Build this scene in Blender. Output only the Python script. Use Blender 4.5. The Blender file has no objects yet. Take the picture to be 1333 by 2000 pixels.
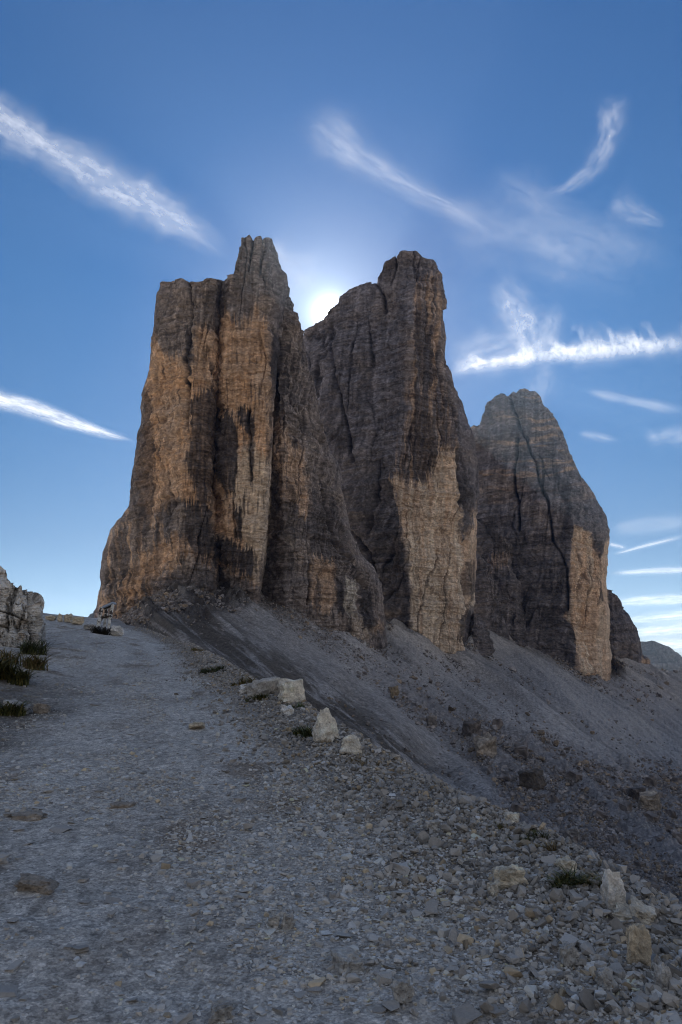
import bpy, bmesh, math, random
import numpy as np
from mathutils import Vector, Matrix

random.seed(7)
RNG = np.random.default_rng(11)
R = math.radians
SC = bpy.context.scene
COL = SC.collection

# ------------------------------------------------------------------ camera
PITCH = R(12.7)
EYE = np.array([0.0, 0.0, 1.6])
FPX = 1333.3                      # focal length: 24 mm on a 36 mm tall frame of 2000 units
cam_d = bpy.data.cameras.new("camera")
cam_d.sensor_fit = 'VERTICAL'
cam_d.sensor_height = 36.0
cam_d.sensor_width = 24.0
cam_d.lens = 24.0
cam_d.clip_start = 0.05
cam_d.clip_end = 600000.0
cam = bpy.data.objects.new("camera", cam_d)
COL.objects.link(cam)
cam.location = EYE
cam.rotation_euler = (R(90) + PITCH, 0, 0)
SC.camera = cam

# ------------------------------------------------------------------ light
SUN_AZ = 0.6                      # degrees to the right of straight ahead (+Y)
SUN_EL = 27.2
SUN_DIR = Vector((math.sin(R(SUN_AZ)) * math.cos(R(SUN_EL)), math.cos(R(SUN_AZ)) * math.cos(R(SUN_EL)), math.sin(R(SUN_EL))))
sun_d = bpy.data.lights.new("sun", 'SUN')
sun_d.energy = 5.0
sun_d.angle = R(0.5)
sun_d.color = (1.0, 0.93, 0.82)
sun = bpy.data.objects.new("sun", sun_d)
COL.objects.link(sun)
sun.rotation_euler = SUN_DIR.to_track_quat('Z', 'Y').to_euler()
sun.location = (0, 0, 900)

w = bpy.data.worlds.new("World")
SC.world = w
w.use_nodes = True
NT = w.node_tree
NT.nodes.clear()
def wn(t, **k):
    n = NT.nodes.new(t)
    for a, b in k.items():
        setattr(n, a, b)
    return n
sky = wn('ShaderNodeTexSky', sky_type='NISHITA')
sky.sun_disc = False
sky.sun_elevation = R(SUN_EL)
sky.sun_rotation = R(SUN_AZ)
sky.altitude = 2400
sky.air_density = 1.0
sky.dust_density = 0.6
sky.ozone_density = 1.6
bg = wn('ShaderNodeBackground')
bg.inputs[1].default_value = 0.10
out = wn('ShaderNodeOutputWorld')
# aureole of the sun: forward scattering round the true sun direction
tc = wn('ShaderNodeTexCoord')
dot = wn('ShaderNodeVectorMath', operation='DOT_PRODUCT')
GLOW_EL, GLOW_AZ = 28.9, -1.0
gd = Vector((math.sin(R(GLOW_AZ)) * math.cos(R(GLOW_EL)), math.cos(R(GLOW_AZ)) * math.cos(R(GLOW_EL)), math.sin(R(GLOW_EL))))
nrm = wn('ShaderNodeVectorMath', operation='NORMALIZE')
NT.links.new(tc.outputs['Generated'], nrm.inputs[0])
NT.links.new(nrm.outputs[0], dot.inputs[0])
dot.inputs[1].default_value = gd
acos = wn('ShaderNodeMath', operation='ARCCOSINE')
NT.links.new(dot.outputs['Value'], acos.inputs[0])
def expo(width, amp):
    a = wn('ShaderNodeMath', operation='MULTIPLY'); a.inputs[1].default_value = -1.0 / R(width)
    NT.links.new(acos.outputs[0], a.inputs[0])
    b = wn('ShaderNodeMath', operation='EXPONENT'); NT.links.new(a.outputs[0], b.inputs[0])
    c = wn('ShaderNodeMath', operation='MULTIPLY'); c.inputs[1].default_value = amp
    NT.links.new(b.outputs[0], c.inputs[0])
    return c
g1 = expo(0.45, 60.0)
g2 = expo(3.2, 6.0)
ga = wn('ShaderNodeMath', operation='ADD')
NT.links.new(g1.outputs[0], ga.inputs[0]); NT.links.new(g2.outputs[0], ga.inputs[1])
gcol = wn('ShaderNodeVectorMath', operation='SCALE')
gcol.inputs[0].default_value = (0.86, 0.95, 1.0)
NT.links.new(ga.outputs[0], gcol.inputs['Scale'])
hsv = wn('ShaderNodeHueSaturation')
hsv.inputs['Hue'].default_value = 0.5
hsv.inputs['Saturation'].default_value = 1.6
hsv.inputs['Value'].default_value = 0.68
NT.links.new(sky.outputs[0], hsv.inputs['Color'])
sadd = wn('ShaderNodeVectorMath', operation='ADD')
# elevation: keep the low sky from washing out
sep = wn('ShaderNodeSeparateXYZ'); NT.links.new(nrm.outputs[0], sep.inputs[0])
ramp = wn('ShaderNodeValToRGB'); el = ramp.color_ramp.elements
el[0].position = 0.02; el[0].color = (.38, .36, .38, 1)
el[1].position = 0.78; el[1].color = (.86, .73, .85, 1)
for pos, c in ((0.17, (.40, .37, .41, 1)), (0.49, (.74, .69, .73, 1))):
    e = el.new(pos); e.color = c
NT.links.new(sep.outputs['Z'], ramp.inputs[0])
mulr = wn('ShaderNodeVectorMath', operation='MULTIPLY')
NT.links.new(hsv.outputs[0], mulr.inputs[0]); NT.links.new(ramp.outputs[0], mulr.inputs[1])
# unseen pale sky added behind the camera and overhead to brighten the ground
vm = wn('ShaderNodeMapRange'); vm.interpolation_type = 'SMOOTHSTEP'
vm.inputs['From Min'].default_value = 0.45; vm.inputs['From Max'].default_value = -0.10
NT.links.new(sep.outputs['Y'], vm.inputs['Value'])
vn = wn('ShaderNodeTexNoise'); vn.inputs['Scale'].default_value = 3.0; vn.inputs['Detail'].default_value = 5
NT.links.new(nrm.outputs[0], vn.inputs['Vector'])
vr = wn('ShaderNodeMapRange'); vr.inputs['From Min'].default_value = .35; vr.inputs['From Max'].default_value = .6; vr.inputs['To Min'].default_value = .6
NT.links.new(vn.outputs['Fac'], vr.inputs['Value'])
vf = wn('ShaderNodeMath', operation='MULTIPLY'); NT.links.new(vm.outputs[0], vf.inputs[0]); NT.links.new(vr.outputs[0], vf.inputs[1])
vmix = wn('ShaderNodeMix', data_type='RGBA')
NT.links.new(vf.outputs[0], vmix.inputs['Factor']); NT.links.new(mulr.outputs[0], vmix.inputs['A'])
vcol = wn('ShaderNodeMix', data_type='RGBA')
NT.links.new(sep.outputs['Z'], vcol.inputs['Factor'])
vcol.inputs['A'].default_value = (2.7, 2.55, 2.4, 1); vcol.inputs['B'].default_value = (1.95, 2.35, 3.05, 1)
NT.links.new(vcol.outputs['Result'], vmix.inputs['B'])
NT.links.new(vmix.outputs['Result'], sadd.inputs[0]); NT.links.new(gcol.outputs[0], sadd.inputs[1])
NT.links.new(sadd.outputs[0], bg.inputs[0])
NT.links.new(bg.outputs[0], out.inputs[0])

SC.view_settings.view_transform = 'Standard'
SC.view_settings.look = 'None'
SC.view_settings.exposure = 0.78
SC.view_settings.gamma = 1.0
SC.view_settings.use_curve_mapping = False
SC.cycles.max_bounces = 6
SC.cycles.transparent_max_bounces = 24
SC.cycles.use_adaptive_sampling = False
SC.cycles.use_denoising = True
SC.cycles.denoiser = 'OPENIMAGEDENOISE'
SC.cycles.denoising_input_passes = 'RGB_ALBEDO_NORMAL'
SC.cycles.denoising_prefilter = 'ACCURATE'
SC.cycles.sample_clamp_indirect = 4.0
SC.cycles.filter_width = 1.1

# ------------------------------------------------------------------ maths helpers
CP, SP = math.cos(PITCH), math.sin(PITCH)
def rays(px, py):
    X = (np.asarray(px, float) - 666.5) / FPX
    U = -(np.asarray(py, float) - 1000.0) / FPX
    return np.stack([X, CP - SP * U, SP + CP * U], -1)
def pt(px, py, d):
    return EYE + rays(px, py) * np.asarray(d, float)[..., None]

def _hash(ix, iy, iz, seed):
    h = (ix.astype(np.int64) * 374761393 + iy.astype(np.int64) * 668265263 + iz.astype(np.int64) * 1274126177 + seed * 974711) & 0xffffffff
    h = ((h ^ (h >> 13)) * 1274126177) & 0xffffffff
    h = ((h ^ (h >> 16)) * 2246822519) & 0xffffffff
    h = h ^ (h >> 15)
    return (h & 0xffffff).astype(np.float32) / 8388607.5 - 1.0
def vnoise(x, y, z=None, seed=0):
    x = np.asarray(x, np.float64); y = np.asarray(y, np.float64)
    z = np.zeros_like(x) if z is None else np.asarray(z, np.float64)
    x0 = np.floor(x); y0 = np.floor(y); z0 = np.floor(z)
    fx = (x - x0).astype(np.float32); fy = (y - y0).astype(np.float32); fz = (z - z0).astype(np.float32)
    fx = fx * fx * fx * (fx * (fx * 6 - 15) + 10); fy = fy * fy * fy * (fy * (fy * 6 - 15) + 10); fz = fz * fz * fz * (fz * (fz * 6 - 15) + 10)
    r = 0
    for a in (0, 1):
        wx = fx if a else 1 - fx
        for b in (0, 1):
            wy = fy if b else 1 - fy
            for c in (0, 1):
                wz = fz if c else 1 - fz
                r = r + wx * wy * wz * _hash(x0 + a, y0 + b, z0 + c, seed)
    return r
def fbm(x, y, z=None, octv=4, seed=0, gain=0.5):
    x = np.asarray(x, float); y = np.asarray(y, float); z = np.zeros_like(x) if z is None else np.asarray(z, float)
    s = 0; a = 1.0; t = 0
    for o in range(octv):
        s = s + a * vnoise(x, y, z, seed + o * 17); t += a
        x, y, z = (x * 1.6 + y * 1.2) * 1.0, (-x * 1.2 + y * 1.6) * 1.0, z * 2.03 + 7.7
        a *= gain
    return s / t
def fbm_axis(x, y, octv=4, seed=0, gain=0.5):      # keeps the axes: for stretched patterns
    s = 0; a = 1.0; t = 0
    x = np.asarray(x, float); y = np.asarray(y, float)
    for o in range(octv):
        s = s + a * vnoise(x, y, None, seed + o * 17); t += a
        x = x * 2.07 + 3.1; y = y * 2.07 + 1.7; a *= gain
    return s / t
def sstep(a, b, x):
    t = np.clip((x - a) / (b - a), 0, 1)
    return t * t * (3 - 2 * t)
def poly_sd(px, py, poly):
    """signed distance to a closed polygon, positive inside"""
    p = np.asarray(poly, float)
    d = np.full(px.shape, 1e9); ins = np.zeros(px.shape, bool)
    for i in range(len(p)):
        a = p[i]; b = p[(i + 1) % len(p)]
        e = b - a; L = max((e * e).sum(), 1e-9)
        t = np.clip(((px - a[0]) * e[0] + (py - a[1]) * e[1]) / L, 0, 1)
        d = np.minimum(d, (px - a[0] - t * e[0]) ** 2 + (py - a[1] - t * e[1]) ** 2)
        c = (a[1] > py) != (b[1] > py)
        if abs(e[1]) > 1e-9:
            ins ^= c & (px < (py - a[1]) / e[1] * e[0] + a[0])
    d = np.sqrt(d)
    return np.where(ins, d, -d)
def line_d(px, py, pts):
    p = np.asarray(pts, float); d = np.full(np.shape(px), 1e18)
    for i in range(len(p) - 1):
        a = p[i, :2]; e = p[i + 1, :2] - a; L = max((e * e).sum(), 1e-9)
        t = np.clip(((px - a[0]) * e[0] + (py - a[1]) * e[1]) / L, 0, 1)
        d = np.minimum(d, (px - a[0] - t * e[0]) ** 2 + (py - a[1] - t * e[1]) ** 2)
    return np.sqrt(d)
def resample(poly, t):
    p = np.asarray(poly, float)
    s = np.r_[0, np.cumsum(np.hypot(*np.diff(p[:, :2], axis=0).T))]; s /= s[-1]
    return np.stack([np.interp(t, s, p[:, k]) for k in range(p.shape[1])], -1)

# ------------------------------------------------------------------ object helpers
def tag(o, label=None, cat=None, group=None, kind=None):
    if label: o['label'] = label
    if cat: o['category'] = cat
    if group: o['group'] = group
    if kind or label: o['kind'] = kind or 'thing'
    return o
def empty(name, loc, label, cat, group=None):
    o = bpy.data.objects.new(name, None); COL.objects.link(o)
    o.location = loc; o.empty_display_size = 0.2
    return tag(o, label, cat, group)
def mesh_np(name, V, F, mat, parent=None, col=None, smooth=False, origin=None, extra=None):
    """V (n,3), F list of (m,k) int arrays"""
    me = bpy.data.meshes.new(name)
    V = np.asarray(V, np.float32)
    if origin is not None:
        V = V - np.asarray(origin, np.float32)
    if not isinstance(F, (list, tuple)):
        F = [F]
    lv = np.concatenate([f.reshape(-1) for f in F]).astype(np.int32)
    cnt = np.concatenate([np.full(len(f), f.shape[1]) for f in F])
    st = np.r_[0, np.cumsum(cnt)[:-1]].astype(np.int32)
    me.vertices.add(len(V)); me.vertices.foreach_set("co", V.reshape(-1))
    me.loops.add(len(lv)); me.loops.foreach_set("vertex_index", lv)
    me.polygons.add(len(cnt)); me.polygons.foreach_set("loop_start", st)
    me.polygons.foreach_set("loop_total", cnt.astype(np.int32))
    me.polygons.foreach_set("use_smooth", np.full(len(cnt), smooth))
    me.update(calc_edges=True); me.validate()
    if col is not None:
        a = me.attributes.new("Col", 'FLOAT_COLOR', 'POINT')
        c4 = np.ones((len(V), 4), np.float32); c4[:, :3] = col
        a.data.foreach_set("color", c4.reshape(-1))
    for k, val in (extra or {}).items():
        a = me.attributes.new(k, 'FLOAT', 'POINT'); a.data.foreach_set("value", np.asarray(val, np.float32))
    if mat: me.materials.append(mat)
    o = bpy.data.objects.new(name, me); COL.objects.link(o)
    if origin is not None: o.location = origin
    if parent:
        o.parent = parent
        if origin is not None: o.location = np.asarray(origin) - np.asarray(parent.location)
    return o
def grid_faces(nr, nc, wrap=False):
    i = np.arange(nr - 1)[:, None]; j = np.arange(nc if wrap else nc - 1)[None, :]
    j2 = (j + 1) % nc
    return np.stack([i * nc + j, i * nc + j2, (i + 1) * nc + j2, (i + 1) * nc + j], -1).reshape(-1, 4)

# ------------------------------------------------------------------ materials
def new_mat(name):
    m = bpy.data.materials.new(name); m.use_nodes = True
    return m, m.node_tree, m.node_tree.nodes['Principled BSDF']
def rock_mat(name, s1, s2, bump, amt=0.35, zs=1.0, rough=0.95, rnd=0.0, col=None, attr=True, vor=None):
    """albedo from the mesh's own colour (or one colour), broken up by two noises; bump from the finer ones"""
    m, t, b = new_mat(name)
    L = t.links.new
    b.inputs['Roughness'].default_value = rough
    b.inputs['Specular IOR Level'].default_value = 0.15
    tcd = t.nodes.new('ShaderNodeTexCoord')
    mp = t.nodes.new('ShaderNodeMapping'); mp.inputs['Scale'].default_value = (1, 1, zs)
    L(tcd.outputs['Object'], mp.inputs[0])
    n1 = t.nodes.new('ShaderNodeTexNoise'); n1.inputs['Scale'].default_value = s1; n1.inputs['Detail'].default_value = 6; n1.inputs['Roughness'].default_value = 0.65
    n2 = t.nodes.new('ShaderNodeTexNoise'); n2.inputs['Scale'].default_value = s2; n2.inputs['Detail'].default_value = 5; n2.inputs['Roughness'].default_value = 0.7
    L(mp.outputs[0], n1.inputs['Vector']); L(mp.outputs[0], n2.inputs['Vector'])
    add = t.nodes.new('ShaderNodeMath'); add.operation = 'ADD'
    L(n1.outputs['Fac'], add.inputs[0]); L(n2.outputs['Fac'], add.inputs[1])
    mr = t.nodes.new('ShaderNodeMapRange'); mr.inputs['From Min'].default_value = 0.6; mr.inputs['From Max'].default_value = 1.4
    mr.inputs['To Min'].default_value = 1 - amt; mr.inputs['To Max'].default_value = 1 + amt
    L(add.outputs[0], mr.inputs['Value'])
    hsrc = add.outputs[0]; vfac = mr.outputs[0]
    for vs_, va, vb in (vor or ()):          # angular chips: every cell its own tone, edges as relief
        vo = t.nodes.new('ShaderNodeTexVoronoi'); vo.inputs['Scale'].default_value = vs_
        L(mp.outputs[0], vo.inputs['Vector'])
        sx = t.nodes.new('ShaderNodeSeparateColor'); L(vo.outputs['Color'], sx.inputs[0])
        vr_ = t.nodes.new('ShaderNodeMapRange'); vr_.inputs['To Min'].default_value = 1 - va; vr_.inputs['To Max'].default_value = 1 + va
        L(sx.outputs[0], vr_.inputs['Value'])
        vm_ = t.nodes.new('ShaderNodeMath'); vm_.operation = 'MULTIPLY'; L(vfac, vm_.inputs[0]); L(vr_.outputs[0], vm_.inputs[1]); vfac = vm_.outputs[0]
        vh = t.nodes.new('ShaderNodeMath'); vh.operation = 'MULTIPLY_ADD'; vh.inputs[1].default_value = vb
        L(sx.outputs[1], vh.inputs[0]); L(hsrc, vh.inputs[2]); hsrc = vh.outputs[0]
    if attr:
        at = t.nodes.new('ShaderNodeAttribute'); at.attribute_name = 'Col'; csrc = at.outputs['Color']
    else:
        rg = t.nodes.new('ShaderNodeRGB'); rg.outputs[0].default_value = (*col, 1); csrc = rg.outputs[0]
    if rnd:
        oi = t.nodes.new('ShaderNodeObjectInfo')
        r1 = t.nodes.new('ShaderNodeMapRange'); r1.inputs['To Min'].default_value = 1 - rnd; r1.inputs['To Max'].default_value = 1 + rnd
        L(oi.outputs['Random'], r1.inputs['Value'])
        mm = t.nodes.new('ShaderNodeMath'); mm.operation = 'MULTIPLY'
        L(vfac, mm.inputs[0]); L(r1.outputs[0], mm.inputs[1]); fac = mm.outputs[0]
    else:
        fac = vfac
    sc = t.nodes.new('ShaderNodeVectorMath'); sc.operation = 'SCALE'
    L(csrc, sc.inputs[0]); L(fac, sc.inputs['Scale'])
    L(sc.outputs[0], b.inputs['Base Color'])
    bp = t.nodes.new('ShaderNodeBump'); bp.inputs['Strength'].default_value = 0.8; bp.inputs['Distance'].default_value = bump
    L(hsrc, bp.inputs['Height']); L(bp.outputs[0], b.inputs['Normal'])
    return m
M_CLIFF = rock_mat("dolomite_cliff", 0.22, 0.75, 0.9, 0.32, 1.9, vor=((.16, .14, .5), (.42, .22, .5)))
M_SCREE = rock_mat("scree_debris", 0.3, 1.3, 0.6, 0.50, vor=((.75, .30, .6), (.28, .12, .3)))
M_PATH = rock_mat("path_gravel", 14.0, 60.0, 0.025, 0.60, vor=((34.0, .26, .55), (80.0, .28, .35)))
M_STONE = rock_mat("loose_stone", 9.0, 40.0, 0.006, 0.25, rnd=0.28, attr=False, col=(0.40, 0.38, 0.36))
M_STONEC = rock_mat("gravel_stone", 12.0, 60.0, 0.004, 0.22)
M_BOULD = rock_mat("pale_boulder", 11.0, 45.0, 0.03, 0.55)

def plain(name, c, rough=0.8):
    m, t, b = new_mat(name)
    b.inputs['Roughness'].default_value = rough; b.inputs['Specular IOR Level'].default_value = 0.2
    n = t.nodes.new('ShaderNodeTexNoise'); n.inputs['Scale'].default_value = 9; n.inputs['Detail'].default_value = 4
    mr = t.nodes.new('ShaderNodeMapRange'); mr.inputs['To Min'].default_value = 0.6; mr.inputs['To Max'].default_value = 1.4
    t.links.new(n.outputs['Fac'], mr.inputs['Value'])
    v = t.nodes.new('ShaderNodeVectorMath'); v.operation = 'SCALE'; v.inputs[0].default_value = c
    t.links.new(mr.outputs[0], v.inputs['Scale']); t.links.new(v.outputs[0], b.inputs['Base Color'])
    return m

# ------------------------------------------------------------------ rock towers
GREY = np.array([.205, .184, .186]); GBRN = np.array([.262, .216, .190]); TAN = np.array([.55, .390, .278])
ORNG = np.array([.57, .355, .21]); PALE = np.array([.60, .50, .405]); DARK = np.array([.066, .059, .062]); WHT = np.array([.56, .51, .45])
ALL_PARTS = []
def terr(n, a=.36, b=.64):
    f = np.floor(n); return f + sstep(a, b, n - f)
class Wall:
    """One rock mass: outline traced on the photograph, each outline and arete with its own distance."""
    def __init__(s, L, Rr, B, T, cols, edge=(18, 18), ew=7.0, thick=120, step=1.05, seed=1, amp=1.0, sc=1.0):
        s.L, s.R, s.B, s.T = [np.asarray(a, float) for a in (L, Rr, B, T)]
        s.cols = [np.asarray(c, float) for c in cols]; s.edge = edge; s.ew = ew
        s.thick, s.step, s.seed, s.amp, s.sc = thick, step, seed, amp, sc
        s.L[0, :2] = s.B[0, :2]; s.R[0, :2] = s.B[-1, :2]; s.L[-1, :2] = s.T[0, :2]; s.R[-1, :2] = s.T[-1, :2]
        if sc == 1.0: ALL_PARTS.append(s)
    def depth(s, px, py):
        cs = [s.L] + s.cols + [s.R]
        xs, ds = [], []
        for c in cs:
            o = np.argsort(c[:, 1])
            xs.append(np.interp(py, c[o, 1], c[o, 0])); ds.append(np.interp(py, c[o, 1], c[o, 2]))
        d = np.where(px <= xs[0], ds[0], ds[-1])
        for k in range(len(cs) - 1):
            m = (px >= xs[k]) & (px <= xs[k + 1])
            t = np.clip((px - xs[k]) / np.maximum(xs[k + 1] - xs[k], 1e-3), 0, 1)
            d = np.where(m, ds[k] + (ds[k + 1] - ds[k]) * t, d)
        d = d + s.edge[0] * np.exp(-np.maximum(px - xs[0], 0) / s.ew) + s.edge[1] * np.exp(-np.maximum(xs[-1] - px, 0) / s.ew)
        return d
    def build(s, name, parent, paint, cracks=(), label=None):
        wpx = max(np.ptp(s.B[:, 0]), np.ptp(s.T[:, 0])); hpx = max(np.ptp(s.L[:, 1]), np.ptp(s.R[:, 1]))
        nu, nv = int(wpx / s.step) + 2, int(hpx / s.step) + 2
        u = np.linspace(0, 1, nu); v = np.linspace(0, 1, nv)
        B, T, L, Rr = resample(s.B, u), resample(s.T, u), resample(s.L, v)[:, :2], resample(s.R, v)[:, :2]
        V, U = v[:, None, None], u[None, :, None]
        Q = (1 - V) * B[None] + V * T[None] + (1 - U) * L[:, None] + U * Rr[:, None] \
            - ((1 - U) * (1 - V) * B[0] + U * (1 - V) * B[-1] + (1 - U) * V * T[0] + U * V * T[-1])
        px, py = Q[..., 0], Q[..., 1]
        d = s.depth(px, py)
        P = pt(px, py, d)
        # relief: bedding ledges, vertical fluting, fractured blocks, traced cracks
        k = d.mean() / 620.0
        x, y, z = P[..., 0] / k, P[..., 1] / k, P[..., 2] / k
        sd = s.seed * 31
        du = np.gradient(P, axis=1); dv = np.gradient(P, axis=0)
        # smooth the tangents so that the relief goes out across the whole face
        N = np.cross(du, dv); N /= np.linalg.norm(N, axis=-1, keepdims=True) + 1e-9
        N = np.where((N[..., 1:2] > 0), -N, N)
        zz = z + 4 * fbm(x / 60, y / 60, z / 60, 3, sd)
        h = x + 0.6 * y
        bed = fbm_axis(zz / 5.0, h / 130, 3, sd + 3)
        thin = fbm_axis(zz / 1.7, h / 45.0, 2, sd + 5)
        bed2 = np.sign(bed) * np.abs(bed) ** 0.5
        flut = fbm_axis(h / 17.0 + 1.3 * fbm(x / 50, y / 50, z / 90, 2, sd + 8), z / 140.0, 4, sd + 9)
        fac = np.abs(fbm_axis(h / 30.0 + .6 * fbm(x / 40, y / 40, z / 70, 3, sd + 18), z / 190.0, 2, sd + 19))
        rid = 1 - np.abs(fbm_axis(h / 16.0 + 1.0 * fbm(x / 40, y / 40, z / 60, 3, sd + 12), z / 150.0, 3, sd + 13))
        blk = fbm(x / 15, y / 15, z / 15, 5, sd + 21, 0.62)
        crk = sstep(0.925, 0.985, rid) * sstep(-0.2, 0.25, fbm(x / 45, y / 45, z / 70, 2, sd + 14))
        q1 = terr(3.2 * fbm_axis(h / 13.0 + 1.0 * fbm(x / 30, y / 30, z / 40, 3, sd + 80), z / 120.0, 3, sd + 81))
        q2 = terr(3.4 * fbm(x / 20, y / 20, z / 24, 3, sd + 82))
        q3 = terr(3.0 * fbm_axis(zz / 9.0, h / 90.0, 3, sd + 83))
        q4 = terr(3.0 * fbm(x / 7, y / 7, z / 5, 2, sd + 84))
        D = s.amp * k * (0.4 * bed2 + 0.3 * thin + 0.5 * flut + 1.7 * fac + 1.1 * blk - 2.0 * crk + 1.1 * q1 + 1.5 * q2 + .95 * q3 + .65 * q4)
        darkc = 0.62 * crk
        wx = 3.0 * fbm(px / 18, py / 22, None, 3, sd + 30); wy = 5 * fbm(px / 25, py / 30, None, 3, sd + 31)
        for (pts, wid, dep, dk) in cracks:
            q = line_d(px + 0.7 * wx, py, pts)
            m = np.exp(-(q / wid) ** 2)
            D = D - dep * m; darkc = np.maximum(darkc, dk * sstep(0.25, 0.9, m) * np.clip(.65 + 1.1 * fbm(px / 6, py / 22, None, 3, sd + 33), .1, 1))
        # keep the traced outline: fade the sideways part at the rim but let the crest break up
        rim = .30 + .70 * np.minimum(sstep(0, .10, U[..., 0] + 0 * V[..., 0]), sstep(0, .10, 1 - U[..., 0] + 0 * V[..., 0]))
        P = P + N * (D * rim)[..., None]
        P[..., 2] += (0.7 * k * fbm(x / 4, y / 4, z / 3, 3, sd + 40))
        base = dict(px=px, py=py, x=x, y=y, z=z, zz=zz, bed=bed, flut=flut, blk=blk, wx=wx, wy=wy, sd=sd)
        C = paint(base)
        # thin bedding lines and cracks are darker, thin ledges lighter
        C0 = C; lines = sstep(0.12, 0.45, -thin) * sstep(-.25, .25, fbm(x / 30, y / 30, z / 14, 3, sd + 50))
        C = C * (1 - 0.30 * np.clip(lines, 0, 1) + 0.12 * sstep(.2, .5, thin))[..., None]
        C = C * (1 - 0.12 * sstep(.1, .45, -bed))[..., None]
        C = C * (1 + 0.30 * fbm_axis(h / 3.0, z / 45.0, 4, sd + 52))[..., None]
        C = C * (1 + 0.50 * fbm(x / 5, y / 5, z / 2.6, 4, sd + 53, .65))[..., None]
        C = C * (1 + 0.40 * fbm_axis(h / 1.5, z / 22.0, 2, sd + 54))[..., None]
        C = C * (1 + 0.34 * vnoise(x / 1.6, y / 1.6, z / 1.0, sd + 55))[..., None]
        C = C0 + (C - C0) * (1 - .42 * sstep(.36, .52, C0[..., 0]))[..., None]     # sheer fresh faces are smoother
        C = np.clip(C, .012, .8)
        C = C * (1 - darkc * 0.8)[..., None]
        # the far side, closed behind
        nb = 10
        ub = np.linspace(1, 0, nb + 2)[1:-1]
        iu = (ub * (nu - 1)).astype(int)
        cx = px.mean(axis=1, keepdims=True)
        bpx = cx + (px[:, iu] - cx) * 0.9; bpy_ = py[:, iu] * (1 - 0.03 * v[:, None]) + 0.03 * v[:, None] * py[0, iu][None]
        bd = np.maximum(d[:, iu], d[:, [0]] * (1 - ub) + d[:, [-1]] * ub) + s.thick * (0.35 + np.sin(np.pi * ub))[None]
        PB = pt(bpx, bpy_, bd)
        PP = np.concatenate([P, PB], 1); nc = nu + nb
        CC = np.concatenate([C, np.broadcast_to(GREY, PB.shape)], 1)
        F = [grid_faces(nv, nc, True)]
        top = (nv - 1) * nc + np.arange(nc)
        # cap: quads/tris from the front crest to the rear crest
        fr = top[:nu]; bk = top[nu:][::-1]
        j = np.clip(np.round(np.linspace(0, nb - 1, nu)).astype(int), 0, nb - 1)
        tri = [np.stack([fr[:-1], bk[j[:-1]], fr[1:]], -1)]
        ch = np.nonzero(np.diff(j))[0]
        tri.append(np.stack([fr[ch + 1], bk[j[ch]], bk[j[ch + 1]]], -1))
        F.append(np.concatenate(tri))
        o = mesh_np(name, PP.reshape(-1, 3), F, M_CLIFF, parent, CC.reshape(-1, 3), False)
        if parent: o.location = -np.asarray(parent.location)
        if label: o['label'] = label
        return o

def mixc(a, b, m):
    return a + (b - a) * np.clip(m, 0, 1)[..., None]
def patch(g, poly, soft=2.0, rag=7.0, vs=2.3, vrag=22.0):
    """mask of a traced patch with ragged, down-streaked edges"""
    px, py, sd = g['px'], g['py'], g['sd']
    st = fbm_axis(px / vs, py / 90.0, 3, sd + 61)
    q = poly_sd(px + rag * 0.6 * fbm(px / 12, py / 25, None, 3, sd + 62), py + vrag * st, poly)
    return sstep(-soft, soft, q + rag * 0.6 * fbm(px / 7, py / 14, None, 3, sd + 63))

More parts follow.
